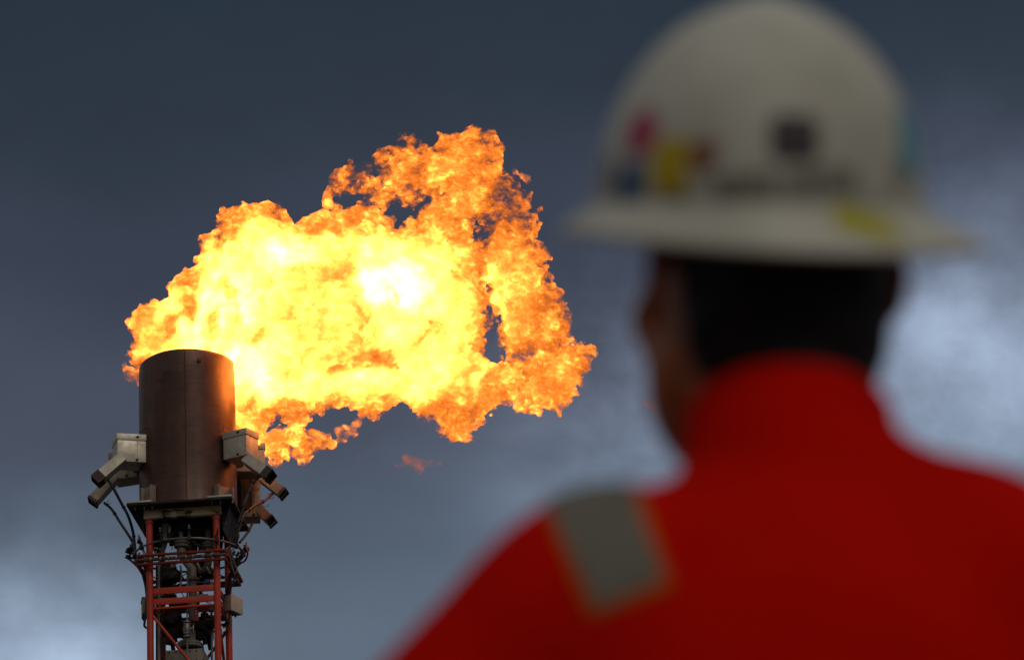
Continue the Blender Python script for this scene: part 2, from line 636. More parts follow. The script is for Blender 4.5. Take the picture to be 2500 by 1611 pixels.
def flame_material(name, blobs, origin, kappa, gain, base_t, noise_amt, warm=(1.0, 0.295, 0.046), holes=0.0):
    """Glowing soot: emission and absorption of one gas whose heat varies through its volume."""
    m = bpy.data.materials.new(name)
    m.use_nodes = True
    nt = NT(m.node_tree)
    nt.n.clear()
    tc = nt.new('ShaderNodeTexCoord').outputs['Object']
    n_lo = nt.noise(tc, 1.9, 6, 0.62, 0.2)
    n_hi = nt.noise(nt.vmath('MULTIPLY', tc, (0.78, 1.0, 1.05)), 5.8, 8, 0.72, 0.35)
    wv = nt.vmath('ADD', tc, nt.vmath('SCALE', nt.vmath('SUBTRACT', n_lo.outputs[1], (0.5, 0.5, 0.5)), scale=0.9))
    heat = base_t
    for (px, py, rx, ry, amt) in blobs:
        c = ((px - origin[0]) * MPX, 0.0, (origin[1] - py) * MPX)
        dv = nt.vmath('MULTIPLY', nt.vmath('SUBTRACT', wv, c), (1 / (rx * MPX), 0.0, 1 / (ry * MPX)))
        g = nt.maprange(nt.vmath('LENGTH', dv), 1.2, 0.62, 0, amt, 'SMOOTHSTEP')
        heat = nt.math('ADD', heat, g)
    t = nt.math('ADD', heat, nt.math('MULTIPLY', nt.math('SUBTRACT', n_lo.outputs[0], 0.5), nt.maprange(heat, 0.2, 1.8, noise_amt[0] * 2.3, noise_amt[0] * 0.9)))
    t = nt.math('ADD', t, nt.math('MULTIPLY', nt.math('SUBTRACT', n_hi.outputs[0], 0.5), nt.maprange(heat, 0.2, 1.8, noise_amt[1], noise_amt[1] * 0.32)))
    n_md = nt.noise(wv, 1.9, 6, 0.7, 0.3)
    t = nt.math('ADD', t, nt.maprange(n_md.outputs[0], 0.44, 0.30, 0.0, -2.2))
    k = nt.math('MULTIPLY', nt.maprange(t, -1.05, 0.72, 0.006, 1.0, 'SMOOTHSTEP'), kappa)
    t = nt.math('MAXIMUM', t, -0.55)
    src = nt.math('MULTIPLY', nt.math('EXPONENT', t), gain)
    if holes:
        k = nt.math('MULTIPLY', nt.maprange(n_hi.outputs[0], 0.5 - holes, 0.5 + holes, 0.25, 1.6), k)
    col = nt.mix(nt.maprange(t, -1.0, 2.6), (1.0, 0.19, 0.012), warm)
    em = nt.new('ShaderNodeEmission', {0: col, 1: nt.math('MULTIPLY', src, k)})
    ab = nt.new('ShaderNodeVolumeAbsorption', {0: (0, 0, 0, 1), 1: k})
    ad = nt.new('ShaderNodeAddShader', {0: em.outputs[0], 1: ab.outputs[0]})
    out = nt.new('ShaderNodeOutputMaterial', {'Volume': ad.outputs[0]})
    m.cycles.volume_step_rate = 0.1
    m.cycles.homogeneous_volume = False
    return m


FO = (AXIS_PX, 880.0)
fl_mat = flame_material("flame_gas", [(790, 770, 425, 265, 1.85), (440, 800, 125, 105, 1.35), (600, 640, 130, 150, 0.9), (1010, 720, 190, 190, 0.7),
                                      (1150, 960, 165, 105, 1.0), (640, 950, 120, 190, 0.7), (1245, 720, 62, 150, 1.25), (1095, 560, 60, 110, 0.5), (1330, 930, 60, 60, 0.5), (1080, 400, 60, 40, 0.35),
                                      (1350, 880, 75, 120, 0.3), (660, 1085, 90, 45, 0.35), (1110, 440, 90, 90, 0.3), (880, 965, 190, 70, 0.6),
                                      (960, 700, 100, 58, 1.1), (735, 615, 70, 40, 0.8), (580, 740, 60, 60, 0.4), (612, 985, 70, 150, 0.75),
                                      (1182, 690, 20, 90, -0.9), (1205, 815, 34, 60, -1.6), (1105, 545, 40, 60, -0.8), (905, 882, 52, 34, -1.25), (825, 900, 30, 28, -1.2),
                                      (690, 1005, 75, 42, -1.5), (790, 990, 70, 30, -1.0), (455, 752, 26, 40, -1.6), (410, 790, 26, 36, -1.0), (512, 790, 20, 44, -1.2), (545, 560, 30, 42, -0.9),
                                      (560, 700, 24, 26, -1.3), (1290, 860, 40, 30, -1.0), (1130, 1010, 60, 30, -0.8), (640, 820, 30, 22, -0.9), (1250, 480, 60, 60, -0.8), (1190, 560, 26, 50, -0.9)],
                        FO, 16.0, 0.82, -0.4, (3.2, 11.0), holes=0.16)


wisp_mat = flame_material("thin_flame_gas", [], FO, 7.0, 0.9, 0.0, (1.5, 9.0), holes=0.22)
faint_mat = flame_material("dying_flame_gas", [], FO, 2.0, 0.6, -0.1, (1.0, 5.0), warm=(1.0, 0.2, 0.05), holes=0.22)


def th_main(X, Y):
    a = 0.95 * np.exp(-((X - 780) / 420) ** 2 - ((Y - 760) / 260) ** 2) + 0.35
    near = 1 / (1 + np.exp(-(X - 640) / 50))
    return np.minimum(a, 0.5 + 0.9 * near)


def yc_main(X, Y):
    back = 0.5 / (1 + np.exp((X - 560) / 25))                 # behind the barrel's mouth
    away = 0.75 / (1 + np.exp(-(X - 820) / 70))
    return 0.25 + back + away + 0.12 * np.sin(X / 90.0) * np.cos(Y / 110.0)


def th_plume(X, Y):
    a = 0.24 + 0.22 * np.exp(-((X - 1110) / 120) ** 2 - ((Y - 450) / 110) ** 2) + 0.45 / (1 + np.exp(-(Y - 640) / 50))
    arm = 1 / (1 + np.exp(-(X - 950) / 40))
    return np.where(Y < 560, 0.13 + (a - 0.13) * arm, a)


def yc_plume(X, Y):
    return 1.3 + 0.2 * np.sin(Y / 100.0)


def build_flame():
    o = flame_body("flame", [(MAIN, HOLES[3:4], th_main, yc_main), (PLUME, HOLES, th_plume, yc_plume)],
                   (270, 250, 1480, 1180), (-0.9, 2.7), 0.021, 7, fl_mat, FO,
                   [(0.42, 0.085, True), (0.20, 0.055, True), (0.10, 0.03, True), (0.055, 0.022, True)],
                   [(0.35, 0.06), (0.16, 0.065), (0.085, 0.042), (0.045, 0.022)])
    tag(o, "huge yellow and orange gas flame blown sideways from the mouth of the flare stack", "flame")
    return o


if 1: build_flame()


def wisp(outline, depth_c, thick, label, mat, seed):
    xs, ys = [p[0] for p in outline], [p[1] for p in outline]
    box = (min(xs) - 22, min(ys) - 22, max(xs) + 22, max(ys) + 22)
    o = flame_body("flame_wisp", [(outline, [], lambda X, Y: X * 0 + thick, lambda X, Y: X * 0 + depth_c)], box, (depth_c - thick - 0.2, depth_c + thick + 0.2), 0.013, seed, mat,
                   (sum(xs) / len(xs), sum(ys) / len(ys)),
                   [(0.12, 0.035, True), (0.06, 0.02, True)], [(0.2, 0.05), (0.09, 0.04), (0.045, 0.022)], 60)
    tag(o, label, "flame wisp", "flame wisps torn off the main fire")
    return o


def z1(p):
    return [(200 + a / 3.667, 820 + b / 3.667) for a, b in p]


wisp(z6([(680, 870), (730, 865), (790, 885), (810, 895), (770, 920), (740, 960), (690, 965), (670, 930), (640, 945), (630, 920), (670, 900)]), 0.9, 0.10,
     "small orange wisp torn loose under the belly of the flame", wisp_mat, 31)
wisp(z6([(760, 1075), (820, 1050), (890, 1035), (905, 1045), (850, 1062), (790, 1085)]), 1.0, 0.05, "thin faint streak of fire below the small torn wisp", faint_mat, 32)
wisp(z6([(1050, 1110), (1110, 1085), (1200, 1070), (1290, 1090), (1300, 1120), (1220, 1160), (1120, 1165), (1060, 1140)]), 1.2, 0.13,
     "faint reddish puff hanging alone below the flame", faint_mat, 33)
wisp(z5([(1500, 400), (1530, 395), (1560, 430), (1600, 440), (1615, 470), (1590, 495), (1545, 465), (1510, 440)]), 1.3, 0.06,
     "tiny ragged wisp off the upper right shoulder of the flame", wisp_mat, 34)
wisp(z1([(385, 140), (440, 160), (490, 175), (495, 260), (440, 230), (400, 200)]) , 0.25, 0.07, "curl of fire at the left lip of the barrel, upper piece", wisp_mat, 35)
wisp(z1([(375, 270), (430, 255), (490, 300), (500, 470), (460, 440), (400, 380), (370, 330)]), 0.25, 0.08, "curl of fire licking down the left side of the barrel", wisp_mat, 36)
wisp([(1570, 985), (1600, 960), (1622, 985), (1612, 1010), (1590, 1005)], 1.2, 0.08, "small red wisp drifting beside the neck of the person", faint_mat, 37)

# ------------------------------------------------------------------ the flare tower
TA = rad(6.5)
T_LEAN = rad(-2.0)                            # the mast leans a little off plumb
T_ROT = Matrix.Rotation(-TA, 3, 'Z') @ Matrix.Rotation(T_LEAN, 3, 'Y')
_mouth = at(AXIS_PX - 2, 890, TOWER_Y)
T_ORG = Vector((_mouth.x - _mouth.z * math.tan(T_LEAN), TOWER_Y, 0))
T_INV = T_ROT.inverted()                      # world -> tower axes


def tw(px, py, ly=0.0):
    """Tower coordinates of the photograph's point, at depth ly behind the tower's middle plane."""
    o = T_INV @ (CAM - T_ORG)
    d = T_INV @ ray(px, py)
    return o + d * ((ly - o.y) / d.y)


def q1(x, y, ly=0.0):
    return tw(200 + x / 3.667, 820 + y / 3.667, ly)


def q2(x, y, ly=0.0):
    return tw(280 + x / 6.639, 1190 + y / 6.639, ly)


def q3(x, y, ly=0.0):
    return tw(300 + x / 6.666, 1380 + y / 6.666, ly)


def q4(x, y, ly=0.0):
    return tw(300 + x / 7.469, 1240 + y / 7.469, ly)


def q5(x, y, ly=0.0):
    return tw(560 + x / 5.923, 1040 + y / 5.923, ly)


def q6(x, y, ly=0.0):
    return tw(200 + x / 4.529, 1040 + y / 4.529, ly)


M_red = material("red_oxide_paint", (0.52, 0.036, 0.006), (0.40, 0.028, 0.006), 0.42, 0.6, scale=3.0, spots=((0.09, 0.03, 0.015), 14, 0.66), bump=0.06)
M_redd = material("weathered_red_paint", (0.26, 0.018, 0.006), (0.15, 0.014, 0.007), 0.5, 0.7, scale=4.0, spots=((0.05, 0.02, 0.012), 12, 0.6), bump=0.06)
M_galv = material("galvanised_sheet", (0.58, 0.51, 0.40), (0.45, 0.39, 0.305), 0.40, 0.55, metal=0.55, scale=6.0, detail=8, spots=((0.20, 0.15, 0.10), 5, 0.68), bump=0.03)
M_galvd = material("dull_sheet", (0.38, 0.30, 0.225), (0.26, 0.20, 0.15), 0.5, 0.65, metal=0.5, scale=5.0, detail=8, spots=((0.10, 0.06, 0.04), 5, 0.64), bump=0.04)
M_steel = material("pipe_steel", (0.25, 0.22, 0.19), (0.15, 0.13, 0.112), 0.35, 0.55, metal=0.8, scale=5.0, detail=8, stretch=(1, 1, 0.25), spots=((0.10, 0.055, 0.03), 7, 0.62), bump=0.04)
M_tan = material("tan_pipe", (0.215, 0.175, 0.13), (0.14, 0.112, 0.083), 0.5, 0.65, scale=5.0, detail=6, stretch=(1, 1, 0.2), spots=((0.12, 0.07, 0.04), 8, 0.65))
M_dark = material("sooty_iron", (0.022, 0.014, 0.011), (0.010, 0.007, 0.006), 0.55, 0.75, metal=0.3, scale=5.0, spots=((0.07, 0.025, 0.012), 9, 0.62), bump=0.08)
M_hood = material("sooted_sheet", (0.085, 0.055, 0.04), (0.04, 0.026, 0.02), 0.6, metal=0.3, scale=8.0, detail=6)
M_rub = material("black_rubber", (0.025, 0.021, 0.020), (0.016, 0.014, 0.014), 0.55, scale=10.0)
M_cond = material("armoured_cable", (0.12, 0.075, 0.055), (0.06, 0.038, 0.03), 0.5, scale=9.0, metal=0.3, spots=((0.03, 0.02, 0.02), 14, 0.58))
M_blue = material("blue_enamel", (0.03, 0.07, 0.22), (0.02, 0.05, 0.16), 0.35, scale=9.0)
M_tag = material("red_enamel", (0.45, 0.03, 0.015), (0.36, 0.025, 0.012), 0.4, scale=9.0)
M_white = material("white_enamel", (0.62, 0.60, 0.56), (0.5, 0.48, 0.44), 0.5, scale=9.0)
M_paint = material("cream_stained_paint", (0.70, 0.60, 0.40), (0.50, 0.29, 0.08), 0.55, 0.7, scale=2.2, detail=6, stretch=(1, 1, 1.8), lo=0.42, hi=0.58,
                   spots=((0.025, 0.014, 0.010), 2.6, 0.53), bump=0.05)


def barrel_material():
    m = bpy.data.materials.new("heat_browned_steel")
    m.use_nodes = True
    nt = NT(m.node_tree)
    bs = nt.n['Principled BSDF']
    tc = nt.new('ShaderNodeTexCoord').outputs['Object']
    streak = nt.noise(nt.vmath('MULTIPLY', tc, (2.2, 2.2, 0.25)), 2.0, 7, 0.6)
    brush = nt.noise(nt.vmath('MULTIPLY', tc, (1.0, 1.0, 14)), 3.0, 5, 0.6)
    blot = nt.noise(tc, 1.3, 6, 0.6, 0.3)
    fleck = nt.noise(nt.vmath('MULTIPLY', tc, (1, 1, 0.5)), 26.0, 5, 0.75)
    c = nt.ramp(nt.maprange(blot.outputs[0], 0.34, 0.66), [(0.0, (0.038, 0.013, 0.007)), (0.5, (0.072, 0.027, 0.015)), (1.0, (0.108, 0.050, 0.032))])
    c = nt.mix(nt.maprange(streak.outputs[0], 0.46, 0.70, 0.0, 0.6), c, (0.030, 0.013, 0.008))
    c = nt.mix(nt.maprange(brush.outputs[0], 0.40, 0.72, 0.0, 0.35), c, (0.12, 0.070, 0.055))
    c = nt.mix(nt.maprange(fleck.outputs[0], 0.60, 0.70, 0.0, 0.75), c, (0.025, 0.011, 0.007))
    # the scorched band round the mouth ends in a ragged line
    sep = nt.new('ShaderNodeSeparateXYZ', {0: tc})
    edge = nt.math('ADD', sep.outputs[2], nt.math('MULTIPLY', nt.math('SUBTRACT', blot.outputs[0], 0.5), 1.4))
    edge = nt.math('ADD', edge, nt.math('MULTIPLY', sep.outputs[0], -0.55))
    c = nt.mix(nt.maprange(edge, -0.42, -0.36, 0.0, 0.55), c, (0.105, 0.056, 0.043))
    nt.put(bs.inputs['Base Color'], c)
    nt.put(bs.inputs['Roughness'], nt.maprange(streak.outputs[0], 0.3, 0.7, 0.30, 0.52))
    bs.inputs['Metallic'].default_value = 0.5
    bs.inputs['Coat Weight'].default_value = 0.22
    bs.inputs['Coat Roughness'].default_value = 0.34
    bs.inputs['Coat Tint'].default_value = (1.0, 0.55, 0.34, 1)
    bs.inputs['Anisotropic'].default_value = 0.5
    b = nt.new('ShaderNodeBump', {'Height': fleck.outputs[0], 'Strength': 0.10, 'Distance': 0.01})
    b2 = nt.new('ShaderNodeBump', {'Height': blot.outputs[0], 'Strength': 0.25, 'Distance': 0.05, 'Normal': b.outputs[0]})
    nt.put(bs.inputs['Normal'], b2)
    return m


def ring_pts(r, z, n=72, c=(0, 0)):
    return [(c[0] + r * math.cos(2 * math.pi * k / n), c[1] + r * math.sin(2 * math.pi * k / n), z) for k in range(n)]


def flange(mb, c, r, t, pipe_r, axis=(0, 0, 1), bolts=8):
    """A bolted pipe joint: two discs with a gap and bolt heads."""
    ax = Vector(axis).normalized()
    mb.lathe(Vector(c) + ax * (-t * 1.15), [(pipe_r, 0), (r, 0), (r, t), (pipe_r, t)], axis, 24, close=False)
    mb.lathe(Vector(c) + ax * (t * 0.15), [(pipe_r, 0), (r, 0), (r, t), (pipe_r, t)], axis, 24, close=False)
    a = Vector((1, 0, 0)) if abs(ax.x) < 0.9 else Vector((0, 1, 0))
    u = ax.cross(a).normalized()
    w = ax.cross(u)
    for k in range(bolts):
        an = 2 * math.pi * (k + 0.5) / bolts
        p = Vector(c) + (u * math.cos(an) + w * math.sin(an)) * (r * 0.82)
        mb.tube([p - ax * (t * 1.7), p + ax * (t * 1.7)], r * 0.085, 6)


def arc(p0, p1, p2, n=14):
    """Quadratic curve through control points."""
    p0, p1, p2 = Vector(p0), Vector(p1), Vector(p2)
    return [p0 * (1 - t) ** 2 + p1 * 2 * t * (1 - t) + p2 * t * t for t in [k / n for k in range(n + 1)]]


def spline(pts, n=8):
    pts = [Vector(p) for p in pts]
    P = [pts[0] * 2 - pts[1]] + pts + [pts[-1] * 2 - pts[-2]]
    out = []
    for i in range(1, len(P) - 2):
        for k in range(n):
            t = k / n
            a, b, c, d = P[i - 1], P[i], P[i + 1], P[i + 2]
            out.append(0.5 * ((2 * b) + (c - a) * t + (2 * a - 5 * b + 4 * c - d) * t * t + (3 * b - a - 3 * c + d) * t ** 3))
    out.append(pts[-1])
    return out


def build_tower():
    rng = random.Random(5)
    root = empty("flare_tower", T_ORG, T_ROT.to_euler())
    tag(root, "red lattice flare tower with a brown steel barrel, metal housings and pipework", "flare tower")

    # ---- barrel (flare tip shroud)
    R = 118.0 * MPX
    z_top = tw(456, 851, -R).z
    z_bot = q1(930, 1462, -R).z
    H = z_top - z_bot
    n = 96
    vs, fs = [], []
    prof = [(R + 0.012, 0.0), (R, 0.05), (R, H * 0.3), (R, H * 0.6), (R, H * 0.85), (R - 0.002, H - 0.05), (R - 0.006, H - 0.008), (R - 0.016, H), (R - 0.030, H),
            (R - 0.036, H - 0.01), (R - 0.036, H * 0.5), (R - 0.036, 0.0)]
    for (r, h) in prof:
        for k in range(n):
            an = 2 * math.pi * k / n
            lift = (0.035 * math.cos(an - 0.35) - 0.03 * math.cos(2 * an + 0.4)) * max(0.0, (h / H - 0.6) / 0.4) ** 2
            rr = r * (1 - 0.012 * (h / H) + 0.004 * math.cos(3 * an + 1))
            vs.append((rr * math.cos(an), rr * math.sin(an), h - H + lift))
    m = len(prof)
    for i in range(m - 1):
        for k in range(n):
            k2 = (k + 1) % n
            fs.append((i * n + k, i * n + k2, (i + 1) * n + k2, (i + 1) * n + k))
    M_bar = barrel_material()
    b = link_mesh("barrel", vs, fs, M_bar, root, loc=(0, 0, z_top), auto=50)
    M_seam = material("weld_bead", (0.075, 0.030, 0.018), (0.055, 0.022, 0.014), 0.45, 0.7, metal=0.7, scale=20, stretch=(1, 1, 3), bump=0.3, bump_scale=40)
    mb = MB()
    an0 = -math.pi / 2 + TA + 0.02
    mb.tube([(R * (1 - 0.012 * t) * math.cos(an0) * 1.0, R * (1 - 0.012 * t) * math.sin(an0), -H + H * t + (0 if t < 1 else -0.03)) for t in [k / 20 for k in range(21)]], 0.007, 8)
    mb.obj("weld_seam", M_seam, b)
    # round patch plate near the mouth
    for (x, y, rw) in ((1045, 205, 0.042),):
        p = q1(x, y, -R)
        ap = math.asin(max(-1, min(1, p.x / R)))
        pc = Vector((R * math.sin(ap), -R * math.cos(ap), p.z - z_top))
        mb = MB()
        mb.lathe(pc, [(rw, -0.004), (rw, 0.004), (rw * 0.8, 0.006)], (math.sin(ap), -math.cos(ap), 0), 20)
        mb.obj("patch_plate", M_seam, b)
    # support lugs at the foot of the barrel
    for (x0, x1, y0) in ((540, 650, 1325), (1165, 1290, 1300)):
        xm = (x0 + x1) / 2
        p = q1(xm, y0, -R)
        ap = math.asin(max(-1, min(1, p.x / (R + 0.02))))
        wv = (x1 - x0) / 3.667 * MPX / max(0.4, math.cos(ap))
        nrm = Vector((math.sin(ap), -math.cos(ap), 0))
        rot = Matrix.Rotation(ap, 3, 'Z')
        hh = p.z - z_bot
        mb = MB()
        c0 = nrm * (R + 0.03)
        mb.box(c0 + Vector((0, 0, z_bot + hh / 2)), (wv * 0.72, 0.05, hh), rot, 0.008)
        for s in (-1, 1):
            mb.box(nrm * (R + 0.06) + rot @ Vector((s * wv * 0.42, 0, 0)) + Vector((0, 0, z_bot + hh / 2)), (0.022, 0.12, hh), rot, 0.004)
        mb.obj("support_lug", M_galvd, root)
    # thin clips standing off the barrel above the housings
    for (pts) in (((510, 868), (555, 838), (650, 800)), ((1262, 860), (1266, 805), (1320, 832))):
        mb = MB()
        mb.tube([q1(x, y, -R * 0.72) for x, y in pts], 0.006, 6)
        mb.obj("clip_wire", M_dark, root)

    # ---- base plate and girder
    W = 256 * MPX / 2
    zp = q2(1095, 196, -W).z
    mb = MB()
    mb.box((0, 0, zp - 0.018), (2 * W, 2 * W, 0.036), None, 0.004)
    bp = mb.obj("base_plate", M_dark, root)
    for s in (-1, 1):
        mb = MB()
        mb.box((s * W * 0.76, -W + 0.10, zp + 0.017), (W * 0.46, 0.22, 0.03), None, 0.003)
        mb.obj("edge_strip", M_galv, bp)
        mb = MB()
        mb.box((s * (W - 0.10), 0.10, zp + 0.016), (0.16, W * 1.5, 0.028), None, 0.003)
        mb.obj("edge_strip", M_galv, bp)
    for (x, y) in ((480, 285), (610, 280), (330, 350), (1580, 235), (1715, 230), (1910, 285), (495, 668)):
        p = q2(x, y, -W + 0.09)
        mb = MB()
        mb.lathe((p.x, -W + 0.09 if y < 500 else 0.4, zp - 0.036), [(0.020, 0), (0.020, -0.022), (0.012, -0.024), (0.012, -0.055)], (0, 0, 1), 8)
        mb.obj("bolt", M_steel, bp)
    LW = 81 * MPX
    zg0, zg1 = q2(1100, 478, -LW).z, q2(1100, 338, -LW).z
    gh = zg1 - zg0
    for (c, sz) in (((0, -LW, 0), (2 * LW + 0.17, 0.11, gh)), ((0, LW, 0), (2 * LW + 0.17, 0.11, gh)), ((-LW - 0.03, 0, 0), (0.10, 2 * LW - 0.12, gh * 0.96)), ((LW + 0.03, 0, 0), (0.10, 2 * LW - 0.12, gh * 0.96))):
        mb = MB()
        mb.box((c[0], c[1], (zg0 + zg1) / 2), sz, None, 0.008)
        front = c[1] < -0.1
        o = mb.obj("girder", M_paint if front else M_dark, root)
        if front:
            o["label"] = "cream painted girder stained brown by rust"
    mb = MB()
    mb.box((0, 0, (zg1 + zp - 0.036) / 2), (2 * LW - 0.2, 2 * LW - 0.2, zp - 0.036 - zg1), None, 0.0)
    mb.obj("packing_block", M_dark, root)
    # gussets under the plate on both sides
    for s in (-1, 1):
        mb = MB()
        mb.hexa([(s * (LW + 0.10), -0.5, zg0 - 0.25), (s * (LW + 0.22), -0.5, zp - 0.04), (s * (LW + 0.10), -0.5, zp - 0.04), (s * (LW + 0.09), -0.5, zg0 - 0.25),
                 (s * (LW + 0.10), 0.5, zg0 - 0.25), (s * (LW + 0.22), 0.5, zp - 0.04), (s * (LW + 0.10), 0.5, zp - 0.04), (s * (LW + 0.09), 0.5, zg0 - 0.25)])
        mb.obj("side_gusset", M_dark, root)

    # ---- lattice: four legs, bars and braces
    rl = 0.057
    for (sx, sy) in ((-1, -1), (1, -1), (-1, 1), (1, 1)):
        mb = MB()
        x, y = sx * LW, sy * LW
        mb.tube([(x, y, 0.0), (x, y, zg0)], rl, 20)
        mb.lathe((x, y, zg0 - 0.03), [(rl, -0.05), (rl * 1.18, -0.05), (rl * 1.18, 0.0), (rl, 0.0)], (0, 0, 1), 20, close=False)
        lg = mb.obj("leg", M_red, root)
        mb = MB()
        mb.box((x, y, 0.02), (0.36, 0.36, 0.04), None, 0.004)
        mb.obj("foot_plate", M_dark, lg)

    def bar(p, qv, w, h, name="crossbar", mat=M_red, parent=root):
        p, qv = Vector(p), Vector(qv)
        d = (qv - p)
        L = d.length
        x = d.normalized()
        z = Vector((0, 0, 1))
        y = z.cross(x).normalized()
        z = x.cross(y)
        mb = MB()
        mb.box((p + qv) / 2, (L, w, h), Matrix((x, y, z)).transposed(), min(w, h) * 0.12)
        return mb.obj(name, mat, parent)

    for (ya, yb, nm) in ((372, 468, 'flat'), (545, 640, 'flat'), (680, 722, 'tube')):
        zc = (q3(990, (ya + yb) / 2 - 30, -LW).z)
        hh = (yb - ya) / 6.666 * MPX / math.cos(PITCH)
        for sd in range(4):
            ra = Matrix.Rotation(sd * math.pi / 2, 3, 'Z')
            a0, a1 = ra @ Vector((-LW + rl * 0.8, -LW, 0)), ra @ Vector((LW - rl * 0.8, -LW, 0))
            a0.z = a1.z = zc
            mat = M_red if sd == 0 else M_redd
            if nm == 'flat':
                bar(a0, a1, 0.03, hh, "crossbar", mat)
            else:
                mb = MB()
                mb.tube([a0, a1], hh / 2, 12)
                mb.obj("cross_tube", mat, root)
    zb0 = q3(525, 800, -LW).z
    bay = 2 * LW * 1.28
    for lev in range(0, 3):
        for sd in range(4):
            ra = Matrix.Rotation(sd * math.pi / 2, 3, 'Z')
            zt = zb0 - lev * bay
            a0, a1 = ra @ Vector((-LW + 0.03, -LW - 0.005, 0)), ra @ Vector((LW - 0.03, -LW - 0.005, 0))
            mb = MB()
            if lev % 2 == 0:
                mb.tube([Vector((a0.x, a0.y, zt)), Vector((a1.x, a1.y, zt - bay))], 0.026, 12)
            else:
                mb.tube([Vector((a1.x, a1.y, zt)), Vector((a0.x, a0.y, zt - bay))], 0.026, 12)
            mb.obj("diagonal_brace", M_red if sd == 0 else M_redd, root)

    # ---- working frame round the lattice (front tubes tied with clips)
    zf = q2(1080, 1130, -0.72).z
    FW = 107 * MPX
    for sd in range(4):
        ra = Matrix.Rotation(sd * math.pi / 2, 3, 'Z')
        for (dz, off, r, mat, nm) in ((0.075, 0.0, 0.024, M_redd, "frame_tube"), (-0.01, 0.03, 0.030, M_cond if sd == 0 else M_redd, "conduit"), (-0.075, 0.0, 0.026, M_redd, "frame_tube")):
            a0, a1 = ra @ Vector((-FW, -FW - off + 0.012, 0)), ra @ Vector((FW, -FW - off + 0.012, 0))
            a0.z = a1.z = zf + dz
            mb = MB()
            mb.tube([a0, a1], r, 10)
            o = mb.obj(nm, mat, root)
            if sd == 0 and nm == "conduit":
                for t in (0.16, 0.27, 0.36, 0.45, 0.56, 0.64, 0.75, 0.84):
                    p = a0.lerp(a1, t)
                    mb = MB()
                    mb.lathe(p, [(r * 1.15, -0.012), (r * 1.3, -0.012), (r * 1.3, 0.012), (r * 1.15, 0.012)], (1, 0, 0), 12, close=False)
                    mb.obj("pipe_clip", M_galvd, o)
    for (sx, sy) in ((-1, -1), (1, -1), (-1, 1), (1, 1)):
        for k, dz in enumerate((0.06, -0.06)):
            mb = MB()
            mb.tube([(sx * LW, sy * LW, zf + dz), (sx * FW, sy * FW, zf + dz)], 0.018, 8)
            mb.obj("outrigger", M_redd, root)

    # ---- steam ring with clamped nozzles
    zr = q2(1130, 1096, 0).z
    RR = 131 * MPX
    mb = MB()
    mb.tube(ring_pts(RR, zr), 0.0185, 10, closed=True)
    ring = mb.obj("steam_ring", M_steel, root)
    nn = 12
    for k in range(nn):
        an = 2 * math.pi * (k + 0.38) / nn - 0.02
        u = Vector((math.cos(an), math.sin(an), 0))
        t = Vector((-u.y, u.x, 0))
        c = u * RR + Vector((0, 0, zr))
        rot = Matrix((t, u, Vector((0, 0, 1)))).transposed()
        mb = MB()
        mb.box(c + Vector((0, 0, -0.005)), (0.062, 0.066, 0.075), rot, 0.008)
        mb.box(c + Vector((0, 0, 0.055)), (0.040, 0.044, 0.06), rot, 0.008)
        lean = (u * 0.35 + Vector((0, 0, 1))).normalized()
        mb.tube([c + Vector((0, 0, 0.05)), c + Vector((0, 0, 0.05)) + lean * 0.10], [0.018, 0.015], 8)
        nz = mb.obj("nozzle_clamp", M_dark, ring)
        mb = MB()
        e = c + Vector((0, 0, 0.05)) + lean * 0.10
        mb.lathe(e, [(0.015, 0), (0.024, 0.005), (0.024, 0.022), (0.012, 0.03), (0.012, 0.045), (0.018, 0.05), (0.010, 0.07)], lean, 10)
        mb.obj("nozzle_tip", M_steel, ring)
        # stay from the ring to the lattice
        mb = MB()
        sx, sy = (1 if u.x > 0 else -1), (1 if u.y > 0 else -1)
        mb.tube(arc(c, c * 0.5 + Vector((sx * LW, sy * LW, zr - 0.2)) * 0.5 + Vector((0, 0, -0.12)), (sx * LW, sy * LW, zf + 0.03)), 0.009, 6)
        mb.obj("stay_rod", M_dark, ring)

    # ---- black connector blocks out on both flanks
    for (x, y, ly, s) in ((235, 1025, 0.05, 0.10), (225, 1130, 0.0, 0.085), (2130, 1000, 0.1, 0.085), (285, 985, 0.2, 0.07), (1960, 900, -0.2, 0.08), (400, 880, 0.1, 0.06), (2060, 1110, 0.0, 0.06)):
        p = q2(x, y, ly)
        mb = MB()
        rot = Euler((rng.uniform(-.5, .5), rng.uniform(-.6, .6), rng.uniform(-1, 1))).to_matrix()
        mb.box(p, (s, s, s * 0.8), rot, s * 0.1)
        mb.tube([p + rot @ Vector((0, 0, s * 0.35)), p + rot @ Vector((0, 0, s * 1.1))], [s * 0.24, s * 0.2], 8)
        mb.tube([p, Vector((p.x * 0.8, p.y, zr - 0.03))], s * 0.16, 6)
        mb.obj("connector_block", M_dark, root)

    # ---- pilot housings: sheet boxes with hooded ducts
    def housing(front_tl, front_tr, front_bl, front_br, ly, yaw, depth, lidh, mat, duct=None):
        """Corners of the front face in zoom-1 pixels; yaw turns the box about its own axis."""
        xm = (front_tl[0] + front_tr[0]) / 2
        ym0, ym1 = (front_tl[1] + front_tr[1]) / 2, (front_bl[1] + front_br[1]) / 2
        pt, pb = q1(xm, ym0, ly), q1(xm, ym1, ly)
        w = (front_tr[0] - front_tl[0]) / 3.667 * MPX / math.cos(yaw)
        h = pt.z - pb.z
        rot = Matrix.Rotation(yaw, 3, 'Z')
        fwd = rot @ Vector((0, 1, 0))
        c = Vector((pb.x, ly, pb.z)) + fwd * (depth / 2)
        mb = MB()
        mb.box(c + Vector((0, 0, (h - lidh) / 2)), (w - 0.012, depth - 0.012, h - lidh), rot, 0.005)
